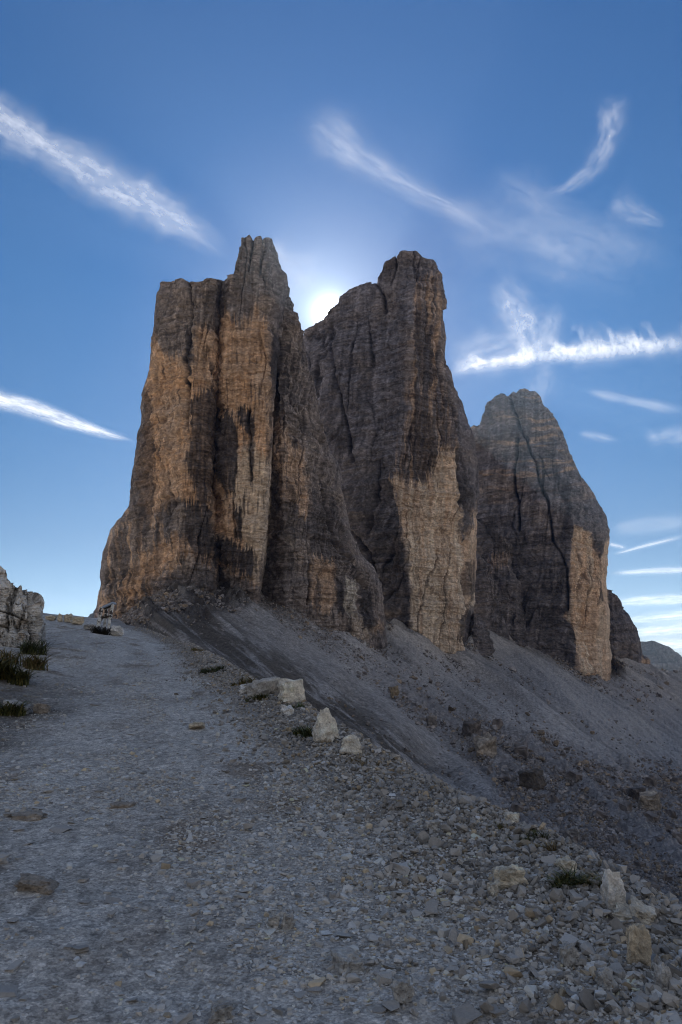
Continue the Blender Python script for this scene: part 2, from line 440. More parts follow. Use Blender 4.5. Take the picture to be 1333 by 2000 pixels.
# ---- the left tower (three pillars)
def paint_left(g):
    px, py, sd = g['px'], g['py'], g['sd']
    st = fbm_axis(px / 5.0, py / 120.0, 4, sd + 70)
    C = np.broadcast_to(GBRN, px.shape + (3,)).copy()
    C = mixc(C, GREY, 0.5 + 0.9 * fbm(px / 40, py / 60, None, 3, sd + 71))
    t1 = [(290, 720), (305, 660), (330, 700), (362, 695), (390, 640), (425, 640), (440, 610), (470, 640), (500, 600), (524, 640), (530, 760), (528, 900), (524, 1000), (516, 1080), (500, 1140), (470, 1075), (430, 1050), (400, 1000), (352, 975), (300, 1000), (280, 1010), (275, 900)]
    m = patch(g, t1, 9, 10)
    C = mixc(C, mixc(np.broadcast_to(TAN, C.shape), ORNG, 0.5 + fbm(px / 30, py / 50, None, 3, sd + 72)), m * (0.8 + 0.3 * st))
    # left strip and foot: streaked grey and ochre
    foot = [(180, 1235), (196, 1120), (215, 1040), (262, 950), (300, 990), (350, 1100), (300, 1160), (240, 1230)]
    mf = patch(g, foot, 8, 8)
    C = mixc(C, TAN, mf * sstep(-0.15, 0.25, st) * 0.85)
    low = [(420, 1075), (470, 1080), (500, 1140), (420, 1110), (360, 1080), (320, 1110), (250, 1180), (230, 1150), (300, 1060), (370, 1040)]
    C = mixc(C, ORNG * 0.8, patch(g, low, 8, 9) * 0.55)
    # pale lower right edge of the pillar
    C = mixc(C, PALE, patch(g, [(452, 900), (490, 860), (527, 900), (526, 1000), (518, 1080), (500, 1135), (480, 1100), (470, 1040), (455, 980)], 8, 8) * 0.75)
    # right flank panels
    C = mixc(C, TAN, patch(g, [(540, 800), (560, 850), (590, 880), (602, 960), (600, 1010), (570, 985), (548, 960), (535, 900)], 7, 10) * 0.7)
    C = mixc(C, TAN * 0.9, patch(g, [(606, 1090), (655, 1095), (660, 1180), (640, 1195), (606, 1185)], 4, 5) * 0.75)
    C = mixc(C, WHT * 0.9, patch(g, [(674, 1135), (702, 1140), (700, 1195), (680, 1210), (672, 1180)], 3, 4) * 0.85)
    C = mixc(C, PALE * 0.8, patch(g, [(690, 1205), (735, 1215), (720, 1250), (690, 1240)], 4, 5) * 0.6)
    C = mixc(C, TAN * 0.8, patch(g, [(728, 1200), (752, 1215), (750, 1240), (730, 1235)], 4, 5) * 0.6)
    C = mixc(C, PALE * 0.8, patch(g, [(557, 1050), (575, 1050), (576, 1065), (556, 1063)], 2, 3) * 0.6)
    # dark water streaks and seeps
    for poly, a in (
        ([(363, 640), (374, 640), (376, 700), (370, 760), (365, 755)], .9),
        ([(366, 775), (420, 758), (424, 850), (418, 950), (400, 1000), (380, 960), (360, 905), (375, 850)], .72),
        ([(420, 810), (440, 800), (462, 815), (465, 900), (460, 960), (440, 970), (418, 900)], .85),
        ([(462, 795), (478, 792), (497, 820), (497, 900), (490, 945), (486, 860)], .85),
        ([(415, 1052), (455, 1060), (495, 1075), (494, 1128), (460, 1115), (414, 1100)], .85),
        ([(362, 985), (385, 975), (412, 1000), (414, 1090), (380, 1090), (360, 1050)], .7),
        ([(456, 985), (472, 990), (470, 1055), (458, 1050)], .8),
        ([(282, 770), (300, 770), (300, 860), (296, 1000), (278, 1080), (268, 1060), (276, 900)], .6),
        ([(225, 1060), (250, 1010), (252, 1090), (235, 1150)], .55),
        ([(528, 640), (560, 660), (555, 760), (540, 800), (530, 760)], .7),
        ([(540, 920), (565, 935), (580, 1000), (575, 1130), (535, 1120), (530, 1000)], .45),
        ([(602, 960), (640, 950), (680, 1060), (700, 1130), (660, 1100), (610, 1080)], .5),
        ([(655, 1120), (672, 1140), (672, 1200), (656, 1190)], .8),
        ([(703, 1145), (728, 1150), (735, 1200), (722, 1245), (702, 1205)], .9),
        ([(610, 1150), (625, 1110), (628, 1160), (615, 1190)], .5),
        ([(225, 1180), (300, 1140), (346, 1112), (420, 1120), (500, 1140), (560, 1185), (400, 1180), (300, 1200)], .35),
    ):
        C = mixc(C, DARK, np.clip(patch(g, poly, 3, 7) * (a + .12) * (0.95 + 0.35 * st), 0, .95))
    C = mixc(C, DARK, sstep(0.28, 0.55, fbm_axis(px / 4.0, py / 55.0, 3, sd + 75)) * 0.65 * sstep(600, 720, py))
    return C
tower1 = empty("rock_tower", pt(350, 1200, 600.0),
               "tall ochre rock tower nearest the path, split by a crack and topped by a spire", "rock tower")
CRACK = [(432, 1160, 592), (428, 1100, 592), (422, 1000, 594), (416, 925, 596), (420, 852, 598), (422, 800, 600), (424, 777, 600), (426, 725, 602), (424, 665, 604), (429, 627, 606), (433, 590, 606), (437, 549, 608)]
left_block = Wall(
    L=[(178, 1245, 655), (189, 1186, 650), (196, 1150, 648), (197, 1123, 646), (202, 1082, 644), (211, 1055, 642), (218, 1033, 640), (238, 1010, 636), (252, 988, 634), (257, 938, 634), (265, 889, 634), (269, 845, 634), (276, 819, 634), (275, 800, 634), (277, 770, 634), (281, 755, 634), (292, 725, 636), (296, 699, 636), (299, 665, 638), (304, 635, 638), (305, 605, 640), (309, 579, 640), (319, 556, 640)],
    Rr=[(px + 6, py, d + 14) for px, py, d in CRACK],
    B=[(178, 1245), (225, 1242), (262, 1215), (300, 1190), (337, 1180), (380, 1172), (432, 1170)],
    T=[(319, 556), (322, 552), (333, 550), (345, 548), (356, 545), (364, 546), (369, 551), (380, 550), (394, 549), (405, 545), (418, 545), (427, 545), (434, 547), (437, 549)],
    cols=[[(245, 1200, 612), (268, 1060, 606), (300, 900, 604), (312, 750, 606), (330, 600, 612), (336, 550, 618)],
          [(346, 1170, 562), (350, 1060, 566), (356, 950, 572), (372, 800, 580), (378, 680, 588), (380, 550, 598)],
          [(410, 1170, 578), (408, 983, 578), (404, 850, 584), (408, 700, 590), (415, 550, 600)]],
    edge=(22, 10), ew=6, seed=1)
C1L = [(px - 7, py, d + 14) for px, py, d in CRACK]
spire_pillar = Wall(
    L=C1L,
    Rr=[(507, 1178, 606), (522, 1060, 606), (528, 990, 606), (533, 880, 606), (534, 815, 608), (540, 740, 610), (548, 660, 614), (558, 600, 618), (561, 556, 622), (559, 537, 624), (550, 526, 626), (540, 489, 628), (532, 466, 628)],
    B=[(428, 1170), (455, 1172), (480, 1176), (507, 1182)],
    T=[(434, 550), (441, 549), (443, 541), (446, 539), (457, 537), (460, 526), (465, 504), (469, 489), (471, 476), (474, 468), (480, 461), (487, 458), (493, 462), (497, 462), (503, 460), (510, 459), (514, 465), (519, 463), (526, 464), (532, 466)],
    cols=[[(448, 1170, 584), (440, 1000, 586), (436, 850, 592), (440, 700, 596), (446, 600, 600), (452, 537, 604), (480, 458, 612)],
          [(500, 1170, 582), (516, 1060, 582), (522, 900, 584), (523, 760, 590), (523, 620, 598), (527, 520, 606), (521, 460, 612)]],
    edge=(10, 14), ew=5, seed=2)
right_flank = Wall(
    L=[(488, 1170, 640), (506, 1060, 640), (512, 990, 640), (516, 880, 640), (517, 815, 642), (520, 740, 644), (522, 660, 650), (530, 590, 654), (553, 540, 656)],
    Rr=[(757, 1262, 735), (752, 1193, 725), (744, 1141, 720), (731, 1110, 712), (708, 1084, 704), (687, 1042, 696), (671, 964, 690), (663, 917, 688), (640, 870, 684), (626, 815, 680), (611, 747, 676), (598, 700, 670), (589, 665, 666)],
    B=[(488, 1178), (520, 1192), (560, 1212), (600, 1228), (640, 1250), (690, 1268), (720, 1280), (757, 1262)],
    T=[(553, 540), (558, 556), (562, 571), (566, 590), (568, 601), (573, 615), (576, 627), (583, 644), (586, 655), (589, 665)],
    cols=[[(560, 1210, 616), (556, 1060, 614), (552, 900, 614), (550, 760, 622), (552, 660, 630), (560, 565, 640)],
          [(610, 1230, 628), (606, 1080, 628), (600, 960, 628), (582, 820, 634), (574, 720, 642), (573, 625, 650)],
          [(700, 1270, 660), (690, 1150, 662), (655, 1040, 656), (630, 930, 656), (604, 800, 656), (590, 700, 658)]],
    edge=(6, 26), ew=7, seed=3)
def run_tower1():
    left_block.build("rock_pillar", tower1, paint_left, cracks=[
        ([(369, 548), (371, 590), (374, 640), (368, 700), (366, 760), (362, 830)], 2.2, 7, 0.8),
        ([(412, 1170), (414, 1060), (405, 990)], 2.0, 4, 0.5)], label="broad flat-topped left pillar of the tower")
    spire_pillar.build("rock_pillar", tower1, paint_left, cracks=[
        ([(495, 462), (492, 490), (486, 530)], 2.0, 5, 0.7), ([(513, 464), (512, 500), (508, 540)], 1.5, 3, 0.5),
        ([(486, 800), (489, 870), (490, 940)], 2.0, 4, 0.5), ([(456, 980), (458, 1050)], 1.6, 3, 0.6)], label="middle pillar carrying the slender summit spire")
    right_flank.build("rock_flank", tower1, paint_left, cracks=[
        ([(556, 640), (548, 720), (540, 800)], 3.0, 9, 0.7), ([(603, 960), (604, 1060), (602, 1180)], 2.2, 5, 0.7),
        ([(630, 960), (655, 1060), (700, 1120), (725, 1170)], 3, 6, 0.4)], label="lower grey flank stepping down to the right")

# ---- the middle tower
def paint_mid(g):
    px, py, sd = g['px'], g['py'], g['sd']
    st = fbm_axis(px / 5.0, py / 120.0, 4, sd + 70)
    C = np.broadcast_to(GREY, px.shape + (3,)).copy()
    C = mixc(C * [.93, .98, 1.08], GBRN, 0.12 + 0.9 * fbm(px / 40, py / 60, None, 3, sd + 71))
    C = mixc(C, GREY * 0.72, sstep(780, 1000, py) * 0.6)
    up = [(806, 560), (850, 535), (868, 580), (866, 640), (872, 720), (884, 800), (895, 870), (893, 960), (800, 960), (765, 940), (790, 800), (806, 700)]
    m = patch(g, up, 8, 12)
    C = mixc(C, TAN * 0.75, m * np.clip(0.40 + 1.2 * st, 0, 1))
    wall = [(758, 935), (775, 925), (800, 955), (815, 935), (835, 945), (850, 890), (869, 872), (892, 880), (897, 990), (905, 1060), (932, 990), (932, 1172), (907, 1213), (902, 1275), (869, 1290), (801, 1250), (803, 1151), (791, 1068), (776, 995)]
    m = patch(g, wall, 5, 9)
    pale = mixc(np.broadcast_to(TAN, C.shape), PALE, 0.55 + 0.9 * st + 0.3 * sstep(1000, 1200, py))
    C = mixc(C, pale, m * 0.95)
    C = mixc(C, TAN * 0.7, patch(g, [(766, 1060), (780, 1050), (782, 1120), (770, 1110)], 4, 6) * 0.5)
    for poly, a in (
        ([(809, 590), (822, 620), (850, 680), (858, 730), (830, 770), (808, 740)], .62),
        ([(806, 760), (830, 770), (850, 830), (852, 900), (830, 950), (812, 930), (800, 860)], .6),
        ([(856, 780), (868, 800), (878, 870), (870, 890), (860, 850)], .6),
        ([(889, 880), (902, 880), (912, 960), (922, 1010), (918, 1060), (905, 1000), (893, 960)], .8),
        ([(906, 1110), (926, 1090), (929, 1160), (915, 1190), (905, 1150)], .7),
        ([(893, 1200), (905, 1180), (925, 1200), (905, 1262), (890, 1240)], .7),
        ([(640, 840), (690, 850), (700, 880), (660, 890)], .5),
        ([(776, 1000), (790, 1060), (803, 1150), (801, 1240), (770, 1230), (740, 1100), (760, 1000)], .4),
        ([(845, 540), (868, 580), (862, 590), (850, 570)], .3),
    ):
        C = mixc(C, DARK, np.clip(patch(g, poly, 3, 9) * (a + .12) * (0.95 + 0.4 * st), 0, .95))
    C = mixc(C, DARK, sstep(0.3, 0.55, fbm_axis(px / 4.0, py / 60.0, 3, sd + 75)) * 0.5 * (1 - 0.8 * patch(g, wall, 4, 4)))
    return C
tower2 = empty("rock_tower", pt(800, 1240, 870.0),
               "massive middle rock tower with lumpy summit, grey left wall and pale sheer right face", "rock tower")
mid_body = Wall(
    L=[(690, 1262, 960), (640, 1100, 960), (600, 900, 960), (580, 760, 962), (585, 690, 965), (590, 661, 968)],
    Rr=[(908, 1285, 950), (926, 1198, 950), (928, 1151, 950), (931, 1068, 950), (931, 1011, 950), (937, 964, 955), (934, 912, 955), (933, 898, 955), (930, 877, 955), (924, 847, 955), (914, 817, 955), (902, 790, 950), (890, 760, 945), (887, 742, 940), (882, 727, 935), (873, 712, 930), (870, 688, 925), (870, 664, 925), (867, 640, 925), (864, 619, 925), (865, 607, 925), (873, 601, 925), (874, 589, 925), (867, 574, 925), (866, 562, 925), (861, 541, 925), (855, 532, 925), (847, 524, 925)],
    B=[(690, 1262), (757, 1258), (796, 1256), (817, 1268), (848, 1288), (869, 1298), (884, 1294), (908, 1285)],
    T=[(590, 661), (599, 643), (608, 636), (617, 631), (632, 622), (645, 610), (657, 595), (662, 583), (668, 579), (674, 575), (680, 568), (683, 565), (692, 563), (701, 559), (710, 554), (719, 551), (726, 551), (728, 556), (739, 554), (738, 541), (740, 532), (746, 523), (752, 517), (765, 509), (767, 502), (773, 500), (776, 509), (780, 503), (788, 493), (797, 490), (804, 489), (816, 488), (821, 496), (830, 506), (838, 507), (843, 509), (847, 524)],
    cols=[[(720, 1260, 900), (700, 1100, 900), (680, 950, 904), (665, 800, 912), (660, 700, 920), (668, 580, 930)],
          [(803, 1260, 852), (801, 1151, 852), (791, 1068, 854), (776, 995, 858), (768, 935, 862), (785, 800, 868), (800, 700, 874), (806, 604, 880), (800, 520, 890), (797, 490, 892)],
          [(893, 1280, 884), (900, 1100, 886), (898, 950, 890), (891, 860, 892), (876, 730, 896), (860, 620, 900), (858, 560, 902), (838, 507, 905)]],
    edge=(10, 26), ew=6, seed=5, thick=160)
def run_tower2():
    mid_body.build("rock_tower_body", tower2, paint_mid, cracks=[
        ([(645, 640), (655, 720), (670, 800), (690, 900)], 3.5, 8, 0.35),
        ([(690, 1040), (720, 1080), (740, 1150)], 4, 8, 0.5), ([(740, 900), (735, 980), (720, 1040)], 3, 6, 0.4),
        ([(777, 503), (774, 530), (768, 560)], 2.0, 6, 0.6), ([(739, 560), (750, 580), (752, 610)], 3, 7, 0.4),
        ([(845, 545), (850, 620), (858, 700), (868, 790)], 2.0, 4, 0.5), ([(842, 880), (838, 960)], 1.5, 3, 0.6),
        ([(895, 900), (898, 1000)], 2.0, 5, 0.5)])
    lower_knob.build("rock_buttress", tower2, paint_far, label="dark foot buttress at the right base")

# ---- the right tower
def paint_far(g):
    px, py, sd = g['px'], g['py'], g['sd']
    st = fbm_axis(px / 4.5, py / 100.0, 4, sd + 70)
    C = np.broadcast_to(GREY * 0.98, px.shape + (3,)).copy()
    C = mixc(C * [.93, .98, 1.08], GBRN, 0.15 + 0.9 * fbm(px / 35, py / 30, None, 3, sd + 71))
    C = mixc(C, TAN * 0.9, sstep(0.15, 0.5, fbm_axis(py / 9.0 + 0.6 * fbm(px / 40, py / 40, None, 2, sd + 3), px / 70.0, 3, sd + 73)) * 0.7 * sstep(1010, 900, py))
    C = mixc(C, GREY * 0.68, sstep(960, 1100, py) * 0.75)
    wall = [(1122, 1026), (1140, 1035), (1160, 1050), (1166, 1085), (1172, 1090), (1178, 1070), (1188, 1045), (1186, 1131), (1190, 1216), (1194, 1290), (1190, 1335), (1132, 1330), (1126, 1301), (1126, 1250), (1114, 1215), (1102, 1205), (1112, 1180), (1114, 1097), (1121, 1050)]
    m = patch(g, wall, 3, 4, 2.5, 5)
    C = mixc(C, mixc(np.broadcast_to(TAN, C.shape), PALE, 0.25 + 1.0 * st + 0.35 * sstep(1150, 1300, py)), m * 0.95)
    C = mixc(C, ORNG * 0.75, patch(g, [(1130, 1180), (1150, 1185), (1156, 1210), (1145, 1235), (1134, 1215)], 5, 6) * 0.6)
    for poly, a in (
        ([(1160, 1050), (1172, 1052), (1176, 1075), (1168, 1090), (1166, 1100), (1162, 1075)], .55),
        ([(1167, 1125), (1175, 1140), (1180, 1170), (1175, 1176), (1170, 1150)], .85),
        ([(1105, 1110), (1113, 1105), (1112, 1195), (1104, 1195)], .85),
    ):
        C = mixc(C, DARK, patch(g, poly, 2.5, 3, 2.5, 4) * a)
    C = mixc(C, TAN * 0.9, patch(g, [(950, 1090), (1000, 1075), (1000, 1100), (955, 1115)], 5, 6) * 0.4)
    C = mixc(C, DARK, sstep(0.3, 0.55, fbm_axis(px / 4.0, py / 50.0, 3, sd + 75)) * 0.45 * (1 - m))
    return C
tower3 = empty("rock_tower", pt(1060, 1270, 1280.0),
               "farthest big rock tower, hazy grey and tapering, with a pale slab at its right foot", "rock tower")
far_body = Wall(
    L=[(815, 1262, 1420), (815, 1100, 1420), (818, 930, 1420), (824, 850, 1420), (840, 800, 1420)],  # unseen left mass added behind the middle tower to keep sun off the scree
    Rr=[(1191, 1335, 1330), (1193, 1284, 1330), (1189, 1216, 1330), (1184, 1151, 1335), (1184, 1131, 1335), (1186, 1080, 1335), (1188, 1036, 1340), (1181, 1009, 1340), (1169, 985, 1345), (1159, 961, 1345), (1145, 944, 1345), (1133, 927, 1345), (1125, 907, 1345), (1113, 890, 1345), (1111, 873, 1345), (1104, 856, 1345), (1094, 835, 1345), (1084, 820, 1345)],
    B=[(815, 1262), (960, 1268), (1009, 1284), (1050, 1298), (1084, 1308), (1118, 1322), (1132, 1333), (1145, 1340), (1172, 1338), (1191, 1335)],
    T=[(840, 800), (870, 812), (900, 836), (914, 838), (920, 837), (928, 831), (931, 837), (939, 830), (945, 813), (948, 794), (955, 787), (962, 782), (971, 775), (979, 769), (985, 769), (992, 775), (997, 772), (1000, 767), (1003, 764), (1007, 767), (1012, 763), (1016, 760), (1026, 759), (1035, 764), (1043, 764), (1053, 771), (1062, 784), (1070, 796), (1079, 808), (1084, 820)],
    cols=[[(960, 1265, 1310), (955, 1100, 1312), (950, 950, 1318), (950, 850, 1326), (965, 785, 1334)],
          [(1050, 1295, 1268), (1040, 1100, 1275), (1030, 950, 1285), (1020, 850, 1295), (1010, 765, 1310)],
          [(1128, 1330, 1240), (1126, 1250, 1240), (1117, 1200, 1240), (1117, 1097, 1244), (1122, 1028, 1250), (1110, 930, 1262), (1075, 830, 1290), (1058, 790, 1300)],
          [(1180, 1335, 1285), (1178, 1200, 1285), (1176, 1060, 1292), (1160, 990, 1300), (1115, 900, 1310), (1076, 812, 1318)]],
    edge=(5, 20), ew=4, seed=7, thick=200)
lower_butt = Wall(
    L=[(900, 1262, 1330), (905, 1120, 1325), (915, 1040, 1320), (926, 1016, 1318)],
    Rr=[(1052, 1300, 1275), (1033, 1225, 1275), (1024, 1180, 1278), (1012, 1110, 1282), (1004, 1066, 1288)],
    B=[(900, 1262), (960, 1268), (1009, 1286), (1052, 1300)],
    T=[(926, 1016), (938, 1018), (955, 1028), (975, 1042), (992, 1055), (1004, 1066)],
    cols=[[(960, 1265, 1250), (962, 1100, 1268), (955, 1027, 1290)], [(1015, 1285, 1240), (1005, 1160, 1250), (990, 1054, 1278)]],
    edge=(4, 18), ew=5, seed=8, thick=60)
front_butt = Wall(
    L=[(890, 1262, 1240), (905, 1150, 1240), (920, 1090, 1245), (930, 1080, 1250)],
    Rr=[(1006, 1285, 1215), (993, 1240, 1215), (975, 1182, 1220), (962, 1125, 1228), (953, 1105, 1236)],
    B=[(890, 1265), (940, 1268), (975, 1276), (1006, 1286)],
    T=[(930, 1080), (936, 1083), (944, 1092), (953, 1105)],
    cols=[[(950, 1265, 1190), (945, 1150, 1205), (940, 1088, 1230)]],
    edge=(4, 16), ew=5, seed=9, thick=50)
lower_knob = Wall(
    L=[(893, 1275, 960), (903, 1240, 960), (912, 1212, 962), (920, 1200, 964)],
    Rr=[(965, 1275, 985), (957, 1245, 982), (948, 1222, 980), (938, 1204, 978)],
    B=[(893, 1290), (920, 1290), (945, 1282), (965, 1278)],
    T=[(920, 1200), (927, 1198), (932, 1200), (938, 1204)],
    cols=[[(930, 1280, 930), (928, 1230, 940), (928, 1200, 955)]],
    edge=(5, 10), ew=5, seed=10, thick=40)
def run_tower3():
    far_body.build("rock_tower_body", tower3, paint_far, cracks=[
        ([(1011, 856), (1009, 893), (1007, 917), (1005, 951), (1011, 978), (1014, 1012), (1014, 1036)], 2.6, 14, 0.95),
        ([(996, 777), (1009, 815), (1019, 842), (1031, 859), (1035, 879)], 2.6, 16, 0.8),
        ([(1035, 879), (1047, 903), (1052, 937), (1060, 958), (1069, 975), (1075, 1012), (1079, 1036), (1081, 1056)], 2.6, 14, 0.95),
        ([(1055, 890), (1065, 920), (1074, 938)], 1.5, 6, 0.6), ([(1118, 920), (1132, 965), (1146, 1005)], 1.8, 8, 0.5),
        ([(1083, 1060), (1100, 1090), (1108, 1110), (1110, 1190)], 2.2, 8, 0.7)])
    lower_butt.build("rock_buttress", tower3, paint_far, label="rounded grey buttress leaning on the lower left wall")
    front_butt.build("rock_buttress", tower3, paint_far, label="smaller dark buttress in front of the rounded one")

# ---- lesser peaks beyond
peak4 = Wall(
    L=[(1050, 1320, 1560), (1050, 1200, 1560), (1050, 1080, 1560), (1055, 985, 1560)],  # unseen left shoulder added behind the far tower to block the sun
    Rr=[(1276, 1335, 1500), (1271, 1318, 1500), (1269, 1300, 1500), (1268, 1287, 1500), (1254, 1277, 1505), (1252, 1253, 1505), (1244, 1233, 1510), (1235, 1216, 1510), (1227, 1199, 1510), (1222, 1198, 1510)],
    B=[(1050, 1320), (1150, 1320), (1196, 1310), (1230, 1325), (1254, 1335), (1276, 1338)],
    T=[(1055, 985), (1100, 1010), (1150, 1085), (1178, 1146), (1187, 1152), (1193, 1153), (1206, 1168), (1211, 1176), (1215, 1185), (1219, 1199), (1222, 1198)],
    cols=[[(1200, 1320, 1440), (1200, 1240, 1445), (1196, 1156, 1480)], [(1248, 1335, 1440), (1236, 1260, 1455), (1216, 1187, 1485)]],
    edge=(5, 25), ew=4, seed=11, thick=150, amp=0.7)
def paint_p4(g):
    C = paint_far(dict(g, py=np.maximum(g['py'], 960)))
    return mixc(C, TAN, patch(g, [(1254, 1280), (1268, 1288), (1272, 1325), (1256, 1320)], 3, 3, 3, 4) * 0.7)
peak5 = Wall(
    L=[(1200, 1345, 2700), (1225, 1290, 2700), (1248, 1253, 2700)],
    Rr=[(1460, 1345, 2700), (1440, 1340, 2700), (1400, 1322, 2700)],
    B=[(1200, 1345), (1300, 1350), (1380, 1350), (1460, 1352)],
    T=[(1248, 1253), (1252, 1254), (1262, 1253), (1274, 1251), (1283, 1254), (1293, 1257), (1304, 1261), (1315, 1267), (1322, 1274), (1333, 1284), (1350, 1296), (1375, 1310), (1400, 1322)],
    cols=[[(1280, 1345, 2560), (1278, 1300, 2590), (1276, 1252, 2660)], [(1340, 1345, 2560), (1330, 1320, 2590), (1318, 1270, 2660)]],
    edge=(10, 30), ew=8, seed=12, thick=300, amp=0.6)
ridge6 = Wall(
    L=[(120, 1262, 1500), (140, 1252, 1500), (160, 1240, 1500)],
    Rr=[(235, 1262, 1460), (225, 1200, 1460), (215, 1160, 1460)],
    B=[(120, 1262), (180, 1262), (235, 1262)],
    T=[(160, 1240), (168, 1224), (172, 1215), (176, 1206), (179, 1200), (185, 1193), (189, 1186), (200, 1172), (215, 1160)],
    cols=[[(180, 1260, 1430), (182, 1230, 1440), (186, 1195, 1460)]],
    edge=(5, 5), ew=4, seed=13, thick=150, amp=0.5)
def run_lesser():
    for wl, pb, lab, nm, cat in (
        (peak4, paint_p4, "small dark pointed peak just right of the farthest big tower", "mountain_peak", "peak"),
        (peak5, paint_p4, "low hazy ridge on the right horizon below white cloud bands", "mountain_ridge", "ridge"),
        (ridge6, paint_p4, "thin bluish rock spur behind the trail sign at the left tower's foot", "rock_spur", "spur")):
        o = wl.build(nm, None, pb)
        tag(o, lab, cat)

# ------------------------------------------------------------------ scree slope (relief with its own distances)
BASE = [(150, 1246), (184, 1232), (225, 1220), (262, 1192), (300, 1166), (337, 1152), (380, 1145), (432, 1150), (480, 1158), (520, 1168), (560, 1188), (600, 1204), (640, 1226), (690, 1246), (720, 1257), (745, 1246), (762, 1224), (796, 1234), (817, 1245), (848, 1266), (869, 1276), (884, 1271), (905, 1258), (930, 1258), (958, 1246), (982, 1250), (1009, 1262), (1050, 1275), (1084, 1286), (1118, 1299), (1132, 1311), (1145, 1320), (1172, 1318), (1190, 1312), (1200, 1288), (1230, 1304), (1254, 1316), (1274, 1318), (1300, 1322), (1333, 1330), (1420, 1345), (1520, 1360)]
def tower_depth(px, py):
    best = 1e9
    for s in ALL_PARTS:
        xl = np.interp(py, s.L[np.argsort(s.L[:, 1]), 1], s.L[np.argsort(s.L[:, 1]), 0])
        xr = np.interp(py, s.R[np.argsort(s.R[:, 1]), 1], s.R[np.argsort(s.R[:, 1]), 0])
        ylo = np.interp(px, s.T[:, 0], s.T[:, 1])
        if xl + 2 <= px <= xr - 2 and py > min(s.T[:, 1]) and py < max(s.B[:, 1]) + 2 and s is not ridge6:
            best = min(best, float(s.depth(np.array(px), np.array(py))))
    return best
ctl = []
for (bx, by) in BASE:
    d = tower_depth(bx, by)
    if bx <= 190: d = 640
    if 880 < bx < 910: d = max(d, 900)
    if 745 <= bx <= 764: d = 800
    if d > 1e8 or bx > 1275: d = 1450
    if bx > 1195 and bx <= 1275: d = float(np.interp(bx, [1195, 1235, 1275], [1330, 1400, 1450]))
    ctl.append((bx, by, d)); ctl.append((bx, by - 22, d * 1.035))
ctl += [(250, 1262, 400), (300, 1300, 260), (350, 1230, 420), (400, 1280, 330), (450, 1230, 460), (500, 1320, 300), (600, 1270, 520), (600, 1400, 290), (640, 1330, 420),
        (720, 1480, 245), (720, 1330, 520), (800, 1300, 690), (800, 1400, 430), (877, 1500, 345), (840, 1530, 280), (950, 1400, 540), (900, 1330, 760), (1056, 1400, 640), (1000, 1320, 940), (1100, 1380, 800), (1200, 1400, 920), (1333, 1400, 1270), (1270, 1350, 1350),
        (1000, 1500, 380), (1150, 1480, 520), (1333, 1500, 660), (1333, 1570, 400), (1200, 1600, 260), (1333, 1650, 220), (1100, 1640, 185), (950, 1570, 235), (1333, 1800, 95), (1200, 1750, 115), (1333, 2000, 45), (1100, 1900, 55), (700, 1700, 75), (450, 1450, 130), (300, 1400, 120), (500, 1900, 45), (1500, 1500, 800), (1500, 1800, 100), (150, 1300, 300), (150, 1400, 110), (700, 2000, 38), (1500, 2100, 32), (1000, 2100, 32)]
ctl = np.array(ctl, float)
def tps_fit(c):
    p = c[:, :2] / 200.0; n = len(p)
    r = np.linalg.norm(p[:, None] - p[None], axis=-1)
    K = np.where(r > 0, r * r * np.log(r + 1e-12), 0) + 0.004 * np.eye(n)
    A = np.zeros((n + 3, n + 3)); A[:n, :n] = K; A[:n, n] = 1; A[:n, n + 1:] = p; A[n, :n] = 1; A[n + 1:, :n] = p.T
    b = np.r_[np.log(c[:, 2]), 0, 0, 0]
    return p, np.linalg.solve(A, b)
_tp, _tw = tps_fit(ctl)
def scree_depth(px, py):
    sh = np.shape(px); q = np.stack([np.ravel(px), np.ravel(py)], -1) / 200.0
    o = _tw[-3] + q @ _tw[-2:]
    for i in range(len(_tp)):
        r2 = ((q - _tp[i]) ** 2).sum(1)
        o = o + _tw[i] * 0.5 * r2 * np.log(r2 + 1e-12)
    return np.exp(o).reshape(sh)
